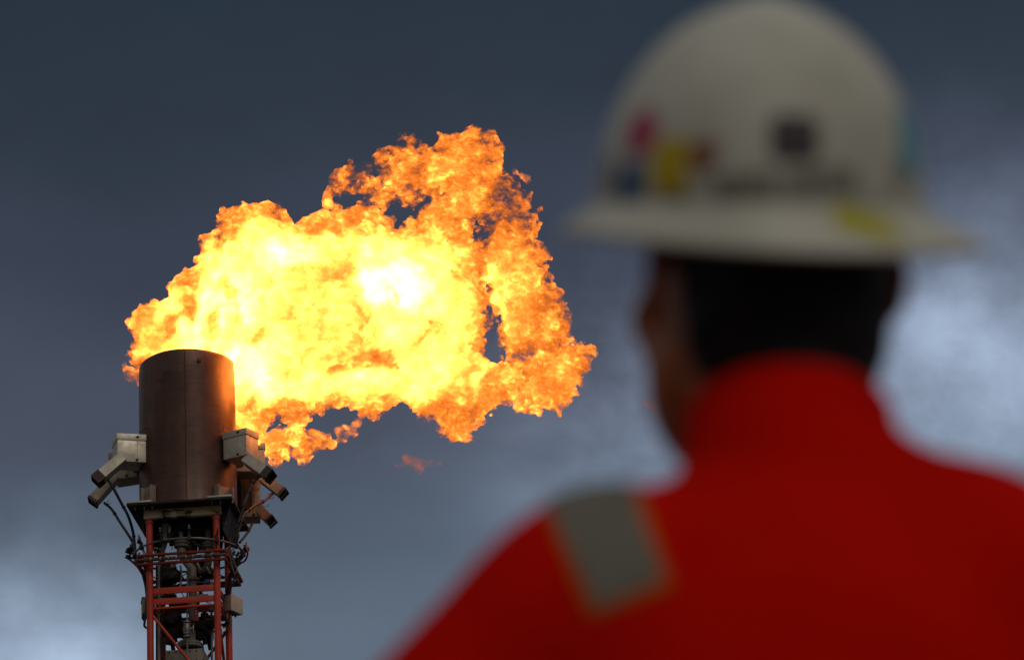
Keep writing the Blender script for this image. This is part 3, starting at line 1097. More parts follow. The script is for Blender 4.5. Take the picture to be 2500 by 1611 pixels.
        # proud skirting seam
        mb.box(c + rot @ Vector((w * 0.16, -depth / 2 - 0.001, (h - lidh) / 2)), (0.006, 0.012, h - lidh - 0.02), rot)
        o = mb.obj("pilot_housing", mat, root)
        mb = MB()
        mb.box(c + Vector((0, 0, h - lidh / 2)), (w + 0.012, depth + 0.012, lidh), rot, 0.006)
        mb.obj("lid", mat, o)
        for (fx, fz) in ((0.16, h - lidh * 0.45), (0.14, 0.035)):
            mb = MB()
            mb.lathe(c + rot @ Vector((w * fx, -depth / 2 - 0.006, fz)), [(0.020, 0), (0.018, 0.012), (0.010, 0.016)], rot @ Vector((0, -1, 0)), 10)
            mb.tube([c + rot @ Vector((w * fx - 0.03, -depth / 2 - 0.02, fz - 0.004)), c + rot @ Vector((w * fx + 0.03, -depth / 2 - 0.02, fz + 0.004))], 0.005, 6)
            mb.obj("latch", M_dark, o)
        # bracket to the barrel
        mb = MB()
        inward = Vector((-c.x, -c.y, 0)).normalized()
        mb.box(c + inward * (depth * 0.5 + 0.04) + Vector((0, 0, h * 0.5)), (0.30, 0.30, h * 0.7), Matrix.Rotation(math.atan2(inward.y, inward.x), 3, 'Z'), 0.006)
        mb.obj("mounting_bracket", M_dark, o)
        if duct:
            a, b_, wv, hv, cap = duct
            a, b_ = Vector(a), Vector(b_)
            ax = (b_ - a).normalized()
            side = Vector((0, 1, 0))
            side = (side - ax * side.dot(ax)).normalized()
            upv = ax.cross(side)
            if upv.z < 0:
                upv = -upv
            rt = Matrix((ax, side, upv)).transposed()
            L = (b_ - a).length
            # hollow duct: four walls
            mb = MB()
            mid = (a + b_) / 2
            th = 0.008
            mb.box(mid + rt @ Vector((0, 0, hv / 2 - th / 2)), (L, wv, th), rt)
            mb.box(mid + rt @ Vector((0, 0, -hv / 2 + th / 2)), (L * 0.97, wv, th), rt)
            for s in (-1, 1):
                mb.box(mid + rt @ Vector((-L * 0.008, s * (wv / 2 - th / 2 + 0.0015), 0)), (L * 0.985, th, hv - 2 * th - 0.004), rt)
            d = mb.obj("duct", mat, o)
            mb = MB()
            e = b_ + ax * 0.0
            mb.box(e + rt @ Vector((cap * 0.30, 0, hv / 2 + 0.004)), (cap, wv + 0.03, 0.008), rt)
            for s in (-1, 1):
                mb.box(e + rt @ Vector((cap * 0.30, s * (wv / 2 + 0.012), -0.004)), (cap, 0.008, hv + 0.012), rt)
            mb.box(e + rt @ Vector((-0.03, 0, 0)), (0.01, wv - 0.02, hv - 0.02), rt)
            mb.obj("duct_hood", M_hood, d)
        return o

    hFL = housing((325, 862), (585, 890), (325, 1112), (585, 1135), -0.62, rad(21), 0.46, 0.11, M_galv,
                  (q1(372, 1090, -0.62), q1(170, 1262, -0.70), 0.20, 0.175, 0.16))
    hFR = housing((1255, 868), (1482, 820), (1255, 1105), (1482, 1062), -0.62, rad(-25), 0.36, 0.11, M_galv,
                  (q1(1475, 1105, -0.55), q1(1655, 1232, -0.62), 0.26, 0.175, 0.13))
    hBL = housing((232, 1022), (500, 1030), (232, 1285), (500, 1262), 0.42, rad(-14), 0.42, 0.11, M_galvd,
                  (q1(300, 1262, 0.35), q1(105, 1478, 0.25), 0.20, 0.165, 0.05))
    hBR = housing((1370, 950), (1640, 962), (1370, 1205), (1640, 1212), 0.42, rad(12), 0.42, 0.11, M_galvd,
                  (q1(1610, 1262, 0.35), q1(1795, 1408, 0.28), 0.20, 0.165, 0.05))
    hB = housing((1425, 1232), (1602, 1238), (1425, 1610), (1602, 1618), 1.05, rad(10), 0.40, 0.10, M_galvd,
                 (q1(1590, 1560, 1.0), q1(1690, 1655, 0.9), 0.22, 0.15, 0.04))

    # ---- cables from the ducts down to the ring
    def cable(pts, r, mat=M_cond, clips=(), name="cable"):
        P = spline(pts, 8)
        mb = MB()
        mb.tube(P, r, 10)
        o = mb.obj(name, mat, root)
        for t in clips:
            i = max(1, min(len(P) - 2, int(t * (len(P) - 1))))
            ax = (P[i + 1] - P[i - 1]).normalized()
            mb = MB()
            mb.lathe(P[i], [(r * 0.95, -0.010), (r * 1.4, -0.010), (r * 1.4, 0.010), (r * 0.95, 0.010)], ax, 10, close=False)
            mb.obj("cable_clip", M_dark, o)
        return o

    cable([q6(285, 590, -0.66), q6(345, 680, -0.62), q6(430, 840, -0.5), q6(510, 990, -0.4), q6(560, 1150, -0.3), q6(580, 1280, -0.3), q6(590, 1400, -0.3)], 0.024, M_rub, (0.4, 0.75))
    cable([q6(245, 845, 0.25), q6(330, 920, 0.22), q6(420, 1060, 0.1), q6(500, 1180, 0.0), q6(580, 1310, -0.1)], 0.023, M_rub, (0.35,))
    cable([q5(470, 705, -0.55), q5(380, 770, -0.58), q5(310, 880, -0.6), q5(240, 1060, -0.62), q5(180, 1260, -0.6), q5(110, 1430, -0.55), q5(40, 1600, -0.45)], 0.024, M_cond, (0.25, 0.42, 0.6, 0.8))
    cable([q5(625, 975, 0.25), q5(500, 1080, 0.0), q5(330, 1180, -0.2), q5(210, 1290, -0.35), q5(150, 1450, -0.4), q5(100, 1600, -0.4), q5(60, 1740, -0.3)], 0.024, M_cond, (0.2, 0.4, 0.62))
    cable([q5(360, 1320, 1.0), q5(310, 1450, 0.8), q5(240, 1570, 0.5), q5(150, 1680, 0.2)], 0.022, M_rub, (0.5,))
    # thin wire loops under the ducts
    for (f, x, y, r, ly) in ((q5, 385, 870, 58, -0.6), (q5, 600, 1010, 40, 0.2), (q5, 520, 1110, 55, 0.1), (q6, 395, 650, 30, -0.3), (q6, 300, 840, 20, 0.2), (q5, 190, 1380, 50, -0.4)):
        mb = MB()
        mb.tube([f(x + r * math.cos(a) * rng.uniform(0.9, 1.1), y + r * math.sin(a), ly + 0.03 * math.sin(2 * a)) for a in [math.pi * (0.05 + 1.5 * k / 16) for k in range(17)]], 0.005, 6)
        mb.obj("wire_loop", M_rub, root)
    # fat coil loops right of the ring, sagging bundles down the flanks
    cable([q4(2010, 620, -0.1), q4(2110, 700, -0.1), q4(2170, 800, -0.05), q4(2130, 900, 0), q4(2020, 960, 0.1), q4(1990, 880, 0.2), q4(2040, 780, 0.2)], 0.022, M_rub)
    cable([q4(2240, 700, 0.0), q4(2275, 820, 0.0), q4(2230, 950, 0.1), q4(2130, 1000, 0.2), q4(2010, 1020, 0.3)], 0.016, M_redd)
    cable([q4(2190, 980, 0.1), q4(2080, 1080, 0.1), q4(2100, 1190, 0.1), q4(2060, 1260, 0.1), q4(2000, 1300, 0.1)], 0.008, M_rub)
    cable([q2(230, 1150, 0), q2(350, 1260, -0.1), q2(420, 1350, -0.2), q3(320, 150, -0.3), q3(365, 330, -0.3), q3(385, 500, -0.35)], 0.018, M_rub)
    cable([q2(360, 1240, 0.1), q2(440, 1370, 0.1), q3(350, 180, 0.1), q3(390, 420, 0), q3(395, 650, 0), q3(380, 860, 0)], 0.030, M_rub)
    cable([q2(330, 1180, 0.3), q2(440, 1330, 0.2), q3(395, 120, 0.2), q3(405, 330, 0.1), q3(398, 600, 0.1)], 0.028, M_dark)
    cable([q3(375, 780, -0.2), q3(360, 880, -0.2), q3(350, 975, -0.2), q3(385, 1010, -0.2), q3(420, 1000, -0.25)], 0.020, M_rub)
    cable([q3(400, 560, 0.3), q3(405, 900, 0.3), q3(412, 1130, 0.3), q3(430, 1300, 0.3)], 0.018, M_rub)
    cable([q2(1830, 960, -0.5), q2(1890, 1130, -0.4), q2(1950, 1330, -0.3), q3(1745, 140, -0.2), q3(1725, 300, -0.1), q3(1690, 430, 0)], 0.024, M_rub)
    cable([q2(1860, 960, -0.3), q2(1930, 1180, -0.2), q2(1960, 1350, -0.1), q3(1760, 170, 0), q3(1770, 320, 0), q3(1720, 450, 0.1)], 0.016, M_rub)
    cable([q3(1790, 10, 0), q3(1860, 60, 0), q3(1875, 140, 0), q3(1820, 210, 0.1), q3(1770, 330, 0.1)], 0.007, M_rub)
    for (x, y, r) in ((1830, 240, 36), (1800, 250, 52), (1845, 180, 22)):
        mb = MB()
        mb.tube([q3(x + r * math.cos(a), y + r * math.sin(a), 0.05) for a in [2 * math.pi * k / 20 for k in range(20)]], 0.006, 6, closed=True)
        mb.obj("wire_coil", M_rub, root)
    cable([q3(1740, 860, 0.1), q3(1735, 930, 0.1), q3(1690, 1050, 0.1), q3(1630, 1100, 0.1)], 0.018, M_rub)
    cable([q3(1690, 800, 0.0), q3(1690, 900, 0.0), q3(1640, 1000, 0.1)], 0.022, M_rub)
    # ribbed cable tray dropping on the right flank
    mb = MB()
    a0, a1 = q2(1810, 985, -0.62), q2(1935, 1390, -0.30)
    b0, b1 = q2(1860, 960, -0.50), q2(1985, 1360, -0.18)
    mb.tube([a0, a1], 0.012, 6)
    mb.tube([b0, b1], 0.012, 6)
    for k in range(15):
        t = k / 14
        mb.tube([a0.lerp(a1, t), b0.lerp(b1, t)], 0.007, 5)
    mb.obj("cable_tray", M_galvd, root)
    mb = MB()
    mb.tube([a0.lerp(b0, 0.35), a1.lerp(b1, 0.35)], 0.016, 8)
    mb.tube([a0.lerp(b0, 0.7) + Vector((0, 0, 0.012)), a1.lerp(b1, 0.7) + Vector((0, 0, 0.012))], 0.015, 8)
    mb.obj("cable_run", M_cond, root)
    mb = MB()
    mb.box(q2(1782, 545, -0.45), (0.052, 0.012, 0.068), None, 0.002)
    mb.obj("name_tag", M_white, root)

    # ---- pipes inside the lattice
    def pipe(pts, r, mat, name="pipe", fl=(), parent=root, n=16):
        mb = MB()
        mb.tube(pts, r, n)
        for (p, rr, t, ax) in fl:
            flange(mb, p, rr, t, r * 0.9, ax)
        return mb.obj(name, mat, parent)

    pipe([q2(1072, 470, -0.2), q2(1082, 900, -0.2)], 0.058, M_steel, "riser_pipe")
    pipe([q2(1085, 935, -0.2), q2(1085, 1100, -0.2), q3(1130, 60, -0.15), q3(1140, 900, -0.15)], 0.072, M_tan, "riser_pipe",
         [(q2(1085, 895, -0.2), 0.135, 0.020, (0, 0, 1)), (q2(1085, 950, -0.2), 0.125, 0.016, (0, 0, 1)), (q3(1135, 230, -0.15), 0.115, 0.016, (0, 0, 1))])
    pipe([q2(1195, 620, 0.1), q2(1205, 1000, 0.1), q2(1215, 1400, 0.1)], 0.044, M_tan, "riser_pipe", [(q2(1215, 1030, 0.1), 0.085, 0.014, (0, 0, 1))])
    pipe([q2(1270, 500, 0.35), q2(1270, 1060, 0.35)], 0.075, M_dark, "riser_pipe")
    pipe([q2(1515, 690, -0.1), q2(1520, 900, -0.1)], 0.052, M_tan, "riser_pipe")
    pipe([q2(1515, 930, -0.1), q2(1520, 1120, -0.1)] + arc(q2(1520, 1200, -0.1), q2(1510, 1330, -0.05), q2(1390, 1370, 0.05)), 0.062, M_tan, "elbow_pipe",
         [(q2(1518, 915, -0.1), 0.105, 0.016, (0, 0, 1)), (q2(1518, 960, -0.1), 0.10, 0.014, (0, 0, 1))])
    pipe(arc(q2(1290, 1210, -0.1), q2(1280, 1330, -0.1), q2(1200, 1390, 0.0)), 0.055, M_dark, "elbow_pipe")
    # valve body on the left, with yoke and hand bolts
    mb = MB()
    p = q2(815, 690, -0.3)
    mb.lathe(p, [(0.05, -0.20), (0.10, -0.19), (0.10, -0.165), (0.055, -0.155), (0.055, -0.05), (0.075, 0.0), (0.075, 0.10), (0.04, 0.13), (0.03, 0.17), (0.05, 0.175), (0.05, 0.20), (0.03, 0.21), (0.03, 0.25), (0.045, 0.255), (0.045, 0.28)], (0, 0, 1), 20)
    v = mb.obj("valve", M_tan, root)
    mb = MB()
    for (dx, dz) in ((-0.10, -0.09), (0.11, -0.08), (0.08, -0.13), (-0.08, -0.02)):
        mb = MB()
        mb.box(p + Vector((dx, -0.05, dz)), (0.07, 0.06, 0.065), Euler((0.3, 0.4 * dx * 10, 0.5)).to_matrix(), 0.012)
        mb.obj("valve_lug", M_dark, v)
    mb = MB()
    mb.tube([q2(880, 610, -0.36), q2(885, 760, -0.36)], 0.016, 8)
    mb.tube([q2(900, 610, -0.36), q2(905, 760, -0.36)], 0.010, 8)
    mb.obj("valve_stem", M_steel, v)
    pipe([q2(830, 850, -0.25), q2(800, 960, -0.2), q2(740, 1100, -0.15)], 0.04, M_tan, "branch_pipe", [(q2(690, 1000, -0.3), 0.07, 0.012, (0.2, 0, 1))])
    pipe([q2(735, 1230, -0.35), q3(585, 20, -0.38), q3(585, 1540, -0.38), q3(585, 3200, -0.38)], 0.021, M_tan, "riser_pipe")
    pipe([q3(640, 560, -0.1), q3(640, 1540, -0.1), q3(640, 3200, -0.1)], 0.024, M_dark, "riser_pipe")
    pipe([q3(555, 0, 0.1), q3(555, 1540, 0.1), q3(555, 3200, 0.1)], 0.022, M_dark, "riser_pipe")
    pipe(arc(q3(935, 0, -0.4), q3(975, 200, -0.42), q3(930, 345, -0.42)), 0.016, M_tan, "hose")
    pipe([q3(1050, 40, -0.46), q3(1048, 340, -0.46), q3(1046, 900, -0.46)], 0.0135, M_tan, "instrument_tube")
    pipe([q3(1047, 1160, -0.46), q3(1050, 1560, -0.46), q3(1050, 2400, -0.46)], 0.0135, M_tan, "instrument_tube")
    pipe([q3(1210, 480, 0.0), q3(1150, 900, 0.0), q3(1140, 1240, 0.0)], 0.06, M_dark, "riser_pipe")
    pipe([q3(1440, 650, 0.1), q3(1445, 900, 0.1), q3(1450, 1540, 0.1), q3(1450, 3000, 0.1)], 0.020, M_tan, "riser_pipe",
         [(q3(1440, 730, 0.1), 0.055, 0.012, (0, 0, 1)), (q3(1440, 830, 0.1), 0.06, 0.012, (0, 0, 1))])
    # ball valve on the instrument tube
    mb = MB()
    c = q3(1045, 1030, -0.46)
    mb.lathe(c, [(0.02, -0.145), (0.062, -0.14), (0.062, -0.115), (0.035, -0.11), (0.035, -0.095), (0.058, -0.09), (0.058, -0.07), (0.06, -0.05), (0.075, 0.0), (0.06, 0.05), (0.058, 0.07),
                 (0.058, 0.085), (0.035, 0.09), (0.035, 0.10), (0.062, 0.105), (0.062, 0.13), (0.02, 0.135)], (0, 0, 1), 22)
    v2 = mb.obj("ball_valve", M_steel, root)
    mb = MB()
    mb.tube([c + Vector((0.06, -0.02, 0)), c + Vector((0.11, -0.03, 0)), c + Vector((0.11, -0.03, 0.05)), c + Vector((0.11, -0.03, -0.06))], 0.010, 6)
    mb.obj("valve_handle", M_white, v2)
    # blue gauge on its tube
    gp = q3(1375, 270, -0.42)
    pipe([q3(1060, 272, -0.44), q3(1330, 270, -0.42)], 0.008, M_steel, "instrument_tube", [(q3(1140, 271, -0.44), 0.018, 0.01, (1, 0, 0))])
    mb = MB()
    mb.lathe(gp, [(0.02, -0.055), (0.045, -0.04), (0.052, 0.0), (0.045, 0.04), (0.02, 0.055)], (1, 0, 0), 20)
    gg = mb.obj("gauge", M_blue, root)
    mb = MB()
    mb.lathe(gp, [(0.03, 0.05), (0.04, 0.055), (0.04, 0.085), (0.03, 0.09)], (1, 0, 0), 16)
    mb.obj("gauge_cap", M_white, gg)
    # red sign box with two lamp lenses
    mb = MB()
    sp = q3(1190, 805, -0.40)
    mb.box(sp, (0.080, 0.045, 0.205), None, 0.006)
    sb = mb.obj("call_point", M_tag, root)
    for yy in (735, 778):
        mb = MB()
        e = q3(1188, yy, -0.43)
        mb.lathe((e.x, sp.y - 0.022, e.z), [(0.014, 0), (0.014, 0.008), (0.006, 0.012)], (0, -1, 0), 12)
        mb.obj("indicator", M_white, sb)
    mb = MB()
    e = q3(1188, 855, -0.43)
    mb.box((e.x, sp.y - 0.022, e.z), (0.066, 0.008, 0.065), None, 0.002)
    mb.obj("cover_plate", M_redd, sb)
    # big flanged drum at the bottom
    mb = MB()
    c = q3(1090, 1300, -0.1)
    flange(mb, c, 0.205, 0.032, 0.14, (0, 0, 1), 16)
    mb.lathe(c, [(0.10, 0.0), (0.10, 0.22)], (0, 0, 1), 24)
    mb.obj("drum_flange", M_tan, root)
    mb = MB()
    cz = q3(1035, 1350, -0.33).z
    mb.box((q3(1035, 1450, -0.1).x, -0.02, cz - 0.45), (0.62, 0.58, 0.9), None, 0.012)
    dr = mb.obj("knockout_box", M_tan, root)
    for k in range(6):
        for sgn in (0, 1):
            mb = MB()
            x0 = q3(760 + k * 110, 1400, -0.3).x
            mb.lathe((x0, -0.31, cz - 0.04 - sgn * 0.16), [(0.012, 0), (0.012, 0.014), (0.006, 0.016)], (0, -1, 0), 8)
            mb.obj("stud", M_dark, dr)
    # dark machinery silhouettes filling the lattice: actuators, valves, brackets
    def actuator(c, r, h, axis):
        c = Vector(c)
        mb = MB()
        mb.lathe(c, [(r * 0.3, -h * 0.5), (r * 0.9, -h * 0.46), (r, -h * 0.3), (r, -h * 0.02), (r * 1.15, 0), (r * 1.15, h * 0.06), (r, h * 0.08), (r * 0.95, h * 0.35), (r * 0.5, h * 0.48), (r * 0.2, h * 0.5)], axis, 20)
        k = Vector((axis[1], -axis[0], axis[2])) if abs(axis[2]) < 0.5 else Vector((1, 0, 0))
        mb.box(c + Vector((0, -r * 0.8, -h * 0.1)), (r * 0.9, r * 0.8, h * 0.3), None, r * 0.08)
        mb.tube([c + Vector((0, 0, -h * 0.4)), c + Vector((0.02, 0.05, -h * 0.4 - 0.16))], r * 0.35, 10)
        mb.obj("actuator", M_dark, root)

    mb = MB()
    zq = q2(1150, 800, 0).z
    mb.lathe((0.0, 0.12, zq), [(0.10, -0.10), (0.36, -0.02), (0.42, 0.06), (0.42, zg0 - zq - 0.02), (0.30, zg0 - zq + 0.06)], (0, 0, 1), 32)
    mb.obj("burner_plenum", M_dark, root)
    for (f, x, y, ly, r, h, ax) in ((q3, 700, 1010, 0.2, 0.09, 0.3, (0, 0, 1)), (q3, 1390, 1080, 0.3, 0.09, 0.34, (0, 0, 1)), (q3, 690, 300, 0.3, 0.08, 0.26, (0, 0, 1)), (q3, 1240, 210, 0.3, 0.09, 0.26, (0.4, 0, 1)), (q3, 760, 520, 0.2, 0.06, 0.25, (1, 0, 0)), (q3, 1330, 850, 0.0, 0.07, 0.2, (0, 0, 1)),
                                    (q3, 800, 180, 0.0, 0.115, 0.30, (1, 0, 0.1)), (q3, 1340, 110, 0.1, 0.10, 0.30, (1, 0, -0.2)), (q3, 790, 880, 0.0, 0.115, 0.36, (1, 0, 0.1)),
                                    (q3, 1310, 960, 0.05, 0.105, 0.42, (1, 0, 0)), (q3, 800, 1130, 0.1, 0.10, 0.34, (0.2, 0, 1)), (q3, 1270, 1120, 0.1, 0.10, 0.40, (0.9, 0, 0.3)),
                                    (q2, 700, 880, 0.2, 0.085, 0.26, (0, 0, 1)), (q2, 1380, 640, 0.35, 0.16, 0.55, (0, 0, 1)), (q2, 640, 620, 0.4, 0.12, 0.6, (0, 0, 1)),
                                    (q3, 920, 640, 0.25, 0.08, 0.30, (1, 0, 0)), (q2, 1640, 760, 0.4, 0.12, 0.50, (0, 0, 1)), (q2, 870, 1330, 0.1, 0.11, 0.28, (1, 0, 0)), (q2, 1390, 1300, 0.2, 0.10, 0.28, (1, 0, 0.2)),
                                    (q2, 900, 560, 0.45, 0.13, 0.60, (0, 0, 1)), (q2, 1240, 600, 0.5, 0.14, 0.6, (0, 0, 1)), (q3, 960, 1060, 0.35, 0.12, 0.4, (1, 0, 0))):
        actuator(f(x, y, ly), r, h, ax)
    for k in range(70):
        x, y = rng.uniform(560, 1440), rng.choice([rng.uniform(60, 330), rng.uniform(470, 540), rng.uniform(730, 1300)])
        ly = rng.uniform(-0.35, 0.4)
        p0 = q3(x, y, ly)
        p1 = q3(x + rng.uniform(-220, 220), y + rng.uniform(-60, 120), ly + rng.uniform(-0.1, 0.1))
        mid = (p0 + p1) / 2 + Vector((rng.uniform(-.08, .08), 0, rng.uniform(-.12, .05)))
        mb = MB()
        mb.tube(arc(p0, mid, p1, 10), rng.choice((0.007, 0.010, 0.013)), 7)
        mb.obj("tubing", rng.choice((M_dark, M_rub, M_steel)), root)
    for k in range(24):
        x, y, ly = rng.uniform(620, 1560), rng.uniform(520, 1000), rng.uniform(-0.3, 0.3)
        p0 = q2(x, y, ly)
        p1 = q2(x + rng.uniform(-150, 150), y + rng.uniform(40, 260), ly)
        mb = MB()
        mb.tube(arc(p0, (p0 + p1) / 2 + Vector((rng.uniform(-.1, .1), 0, 0)), p1, 10), rng.choice((0.007, 0.011)), 7)
        mb.obj("tubing", rng.choice((M_dark, M_rub, M_steel)), root)
    for (f, x, y, ly, rz) in ((q2, 985, 1240, -0.5, 0.6), (q2, 930, 1235, -0.45, 0.2), (q2, 1360, 1275, -0.4, -0.5), (q3, 1390, 75, -0.3, -0.6)):
        mb = MB()
        p = f(x, y, ly)
        mb.box(p, (0.03, 0.07, 0.12), Euler((0.3, rz, 0.3)).to_matrix(), 0.004)
        mb.obj("bracket_plate", M_galv, root)

    # ---- junction boxes on the flanks
    def jbox(tl, br, ly, yaw, depth, mat):
        a, b_ = q3(*tl, ly), q3(*br, ly)
        w, h = abs(b_.x - a.x) / math.cos(yaw), a.z - b_.z
        rot = Matrix.Rotation(yaw, 3, 'Z')
        c = Vector(((a.x + b_.x) / 2, ly, (a.z + b_.z) / 2)) + rot @ Vector((0, depth / 2, 0))
        mb = MB()
        mb.box(c, (w, depth, h), rot, 0.006)
        o = mb.obj("junction_box", mat, root)
        mb = MB()
        mb.box(c + rot @ Vector((w / 2 + 0.010, 0, 0)), (0.018, depth * 1.02, h * 1.02), rot, 0.004)
        mb.obj("door", M_galv, o)
        mb = MB()
        mb.box(c + rot @ Vector((-0.01, 0, h / 2 + 0.012)), (w * 1.06, depth * 1.05, 0.014), rot, 0.003)
        mb.obj("rain_hood", M_dark, o)
        for k in (-0.25, 0.0, 0.25):
            mb = MB()
            mb.lathe(c + rot @ Vector((0, depth * k, -h / 2)), [(0.018, 0), (0.018, -0.025), (0.012, -0.03), (0.012, -0.05)], (0, 0, 1), 10)
            mb.obj("cable_gland", M_dark, o)
        return o

    jbox((1625, 480), (1755, 725), 0.05, rad(-22), 0.36, M_galvd)
    jbox((320, 530), (372, 772), 0.0, rad(14), 0.34, M_galvd)
    mb = MB()
    mb.box((q3(1640, 620, 0.1).x - 0.06, 0.1, q3(1640, 620, 0.1).z), (0.16, 0.05, 0.05), None, 0.004)
    mb.obj("box_arm", M_redd, root)
    return root


tower = build_tower()

# ------------------------------------------------------------------ the worker
YP = 3.2
P_ORG = Vector((at(1930, 1000, YP).x, YP, 0.0))


def pl(px, py, ly=0.0):
    """Worker coordinates (origin on the ground under the neck) of a photograph point at depth ly."""
    return at(px, py, YP + ly) - P_ORG


class Sculpt:
    """Signed-distance clay on a numpy grid; inside is negative until build()."""

    def __init__(self, lo, hi, voxel):
        self.lo, self.vx = np.array(lo, np.float32), voxel
        n = [int(math.ceil((b - a) / voxel)) + 1 for a, b in zip(lo, hi)]
        self.ax = [(l + np.arange(k, dtype=np.float32) * voxel) for l, k in zip(lo, n)]
        self.F = np.full(n, 0.5, np.float32)
        self.sc = 1.0

    def _win(self, lo, hi):
        s = []
        for i in range(3):
            a = int(np.clip(math.floor((lo[i] - self.lo[i]) / self.vx), 0, self.F.shape[i] - 1))
            b = int(np.clip(math.ceil((hi[i] - self.lo[i]) / self.vx) + 1, a + 1, self.F.shape[i]))
            s.append(slice(a, b))
        X = self.ax[0][s[0]][:, None, None]
        Y = self.ax[1][s[1]][None, :, None]
        Z = self.ax[2][s[2]][None, None, :]
        return tuple(s), X, Y, Z

    def _merge(self, s, d, k, op):
        A = self.F[s]
        if op == 'cut':
            d = -d
            h = np.clip(0.5 - 0.5 * (d - A) / max(k, 1e-6), 0, 1)
            self.F[s] = A * h + d * (1 - h) + k * h * (1 - h)
        else:
            h = np.clip(0.5 + 0.5 * (A - d) / max(k, 1e-6), 0, 1)
            self.F[s] = A * (1 - h) + d * h - k * h * (1 - h)

    def cap(self, a, b, r0, r1=None, k=0.02, op='add', flat=1.0):
        r1 = r0 if r1 is None else r1
        r0, r1 = r0 * self.sc, r1 * self.sc
        a, b = np.array(a, float), np.array(b, float)
        m = max(r0, r1) * max(1, 1 / flat) + k + 0.03
        s, X, Y, Z = self._win(np.minimum(a, b) - m, np.maximum(a, b) + m)
        e = b - a
        L = max(float(e @ e), 1e-9)
        t = np.clip(((X - a[0]) * e[0] + (Y - a[1]) * e[1] + (Z - a[2]) * e[2]) / L, 0, 1)
        dx, dy, dz = X - a[0] - t * e[0], Y - a[1] - t * e[1], Z - a[2] - t * e[2]
        d = np.sqrt(dx * dx + (dy / flat) ** 2 + dz * dz) - (r0 + (r1 - r0) * t)
        self._merge(s, d * (flat if flat < 1 else 1), k, op)

    def ell(self, c, r, R=None, k=0.02, op='add'):
        c, r = np.array(c, float), np.array(r, float) * self.sc
        m = max(r) + k + 0.03
        s, X, Y, Z = self._win(c - m, c + m)
        R = Matrix.Identity(3) if R is None else R
        p = [X - c[0], Y - c[1], Z - c[2]]
        q = [R[0][i] * p[0] + R[1][i] * p[1] + R[2][i] * p[2] for i in range(3)]
        k0 = np.sqrt(sum((q[i] / r[i]) ** 2 for i in range(3)))
        k1 = np.sqrt(sum((q[i] / r[i] ** 2) ** 2 for i in range(3))) + 1e-9
        self._merge(s, k0 * (k0 - 1) / k1, k, op)

    def ring(self, c, n, R, h, t, k=0.01, op='add'):
        """Upright band of radius R, half height h, half thickness t about the axis n."""
        c, n = np.array(c, float), np.array(n, float)
        n = n / np.linalg.norm(n)
        m = R + h + t + k + 0.03
        s, X, Y, Z = self._win(c - m, c + m)
        px, py, pz = X - c[0], Y - c[1], Z - c[2]
        w = px * n[0] + py * n[1] + pz * n[2]
        rr = np.sqrt(np.maximum(px * px + py * py + pz * pz - w * w, 0))
        dr, dw = np.abs(rr - R) - t, np.abs(w) - h
        d = np.minimum(np.maximum(dr, dw), 0) + np.sqrt(np.maximum(dr, 0) ** 2 + np.maximum(dw, 0) ** 2)
        self._merge(s, d - 0.003, k, op)

    def below(self, z):
        """Keep only what lies above height z."""
        self.F = np.maximum(self.F, z - self.ax[2][None, None, :])

    def above(self, z):
        self.F = np.maximum(self.F, self.ax[2][None, None, :] - z)

    def wrinkle(self, cell, amp, seed):
        rng = np.random.default_rng(seed)
        self.F += amp * field(self.F.shape, [k * self.vx for k in self.F.shape], cell, rng)

    def build(self, name, mat, parent):
        return iso_mesh(name, -self.F, self.lo, self.vx, mat, parent)


HS = 1.10
HEAD_C = pl(1868, 664, 0.050)
HEAD_R = Euler((rad(16), 0, 0)).to_matrix()
HEAD_R = Matrix.Rotation(rad(17), 3, 'Z') @ Matrix.Rotation(rad(2.0), 3, 'Y').inverted() @ HEAD_R


def hd(x, y, z):
    return HEAD_C + HEAD_R @ Vector((x, y, z)) * HS


SL, SR = pl(1488, 1518), pl(2385, 1430)
EL, ER = pl(840, 2040, 0.03), pl(3020, 1950, 0.03)
NECK = pl(1930, 1120, 0.01)
HIP_L, HIP_R = Vector((-0.10, 0.03, 0.93)), Vector((0.10, 0.03, 0.93))
WL, WR = Vector((-0.215, 0.10, 1.045)), Vector((0.215, 0.10, 1.055))


HAT_A, HAT_B, HAT_H = 0.1165, 0.136, 0.147
HAT_O = pl(1852, 503, 0.035)
HAT_R = Matrix.Rotation(rad(14), 3, 'Z') @ Matrix.Rotation(rad(3.6), 3, 'Y').inverted() @ Matrix.Rotation(rad(21.5), 3, 'X')


def under_hat(S):
    """Press whatever is above the brim into the hollow of the hat."""
    s, X, Y, Z = S._win(HAT_O - Vector((0.2, 0.2, 0.1)), HAT_O + Vector((0.2, 0.2, 0.25)))
    p = (X - HAT_O.x, Y - HAT_O.y, Z - HAT_O.z)
    q = [HAT_R[0][i] * p[0] + HAT_R[1][i] * p[1] + HAT_R[2][i] * p[2] for i in range(3)]
    e = np.sqrt((q[0] / HAT_A) ** 2 + (q[1] / HAT_B) ** 2 + (np.maximum(q[2], 0) / HAT_H) ** 2)
    d = (e - 0.92) * HAT_A
    d = np.where(q[2] > -0.012, d, -1.0)
    S.F[s] = np.maximum(S.F[s], d)


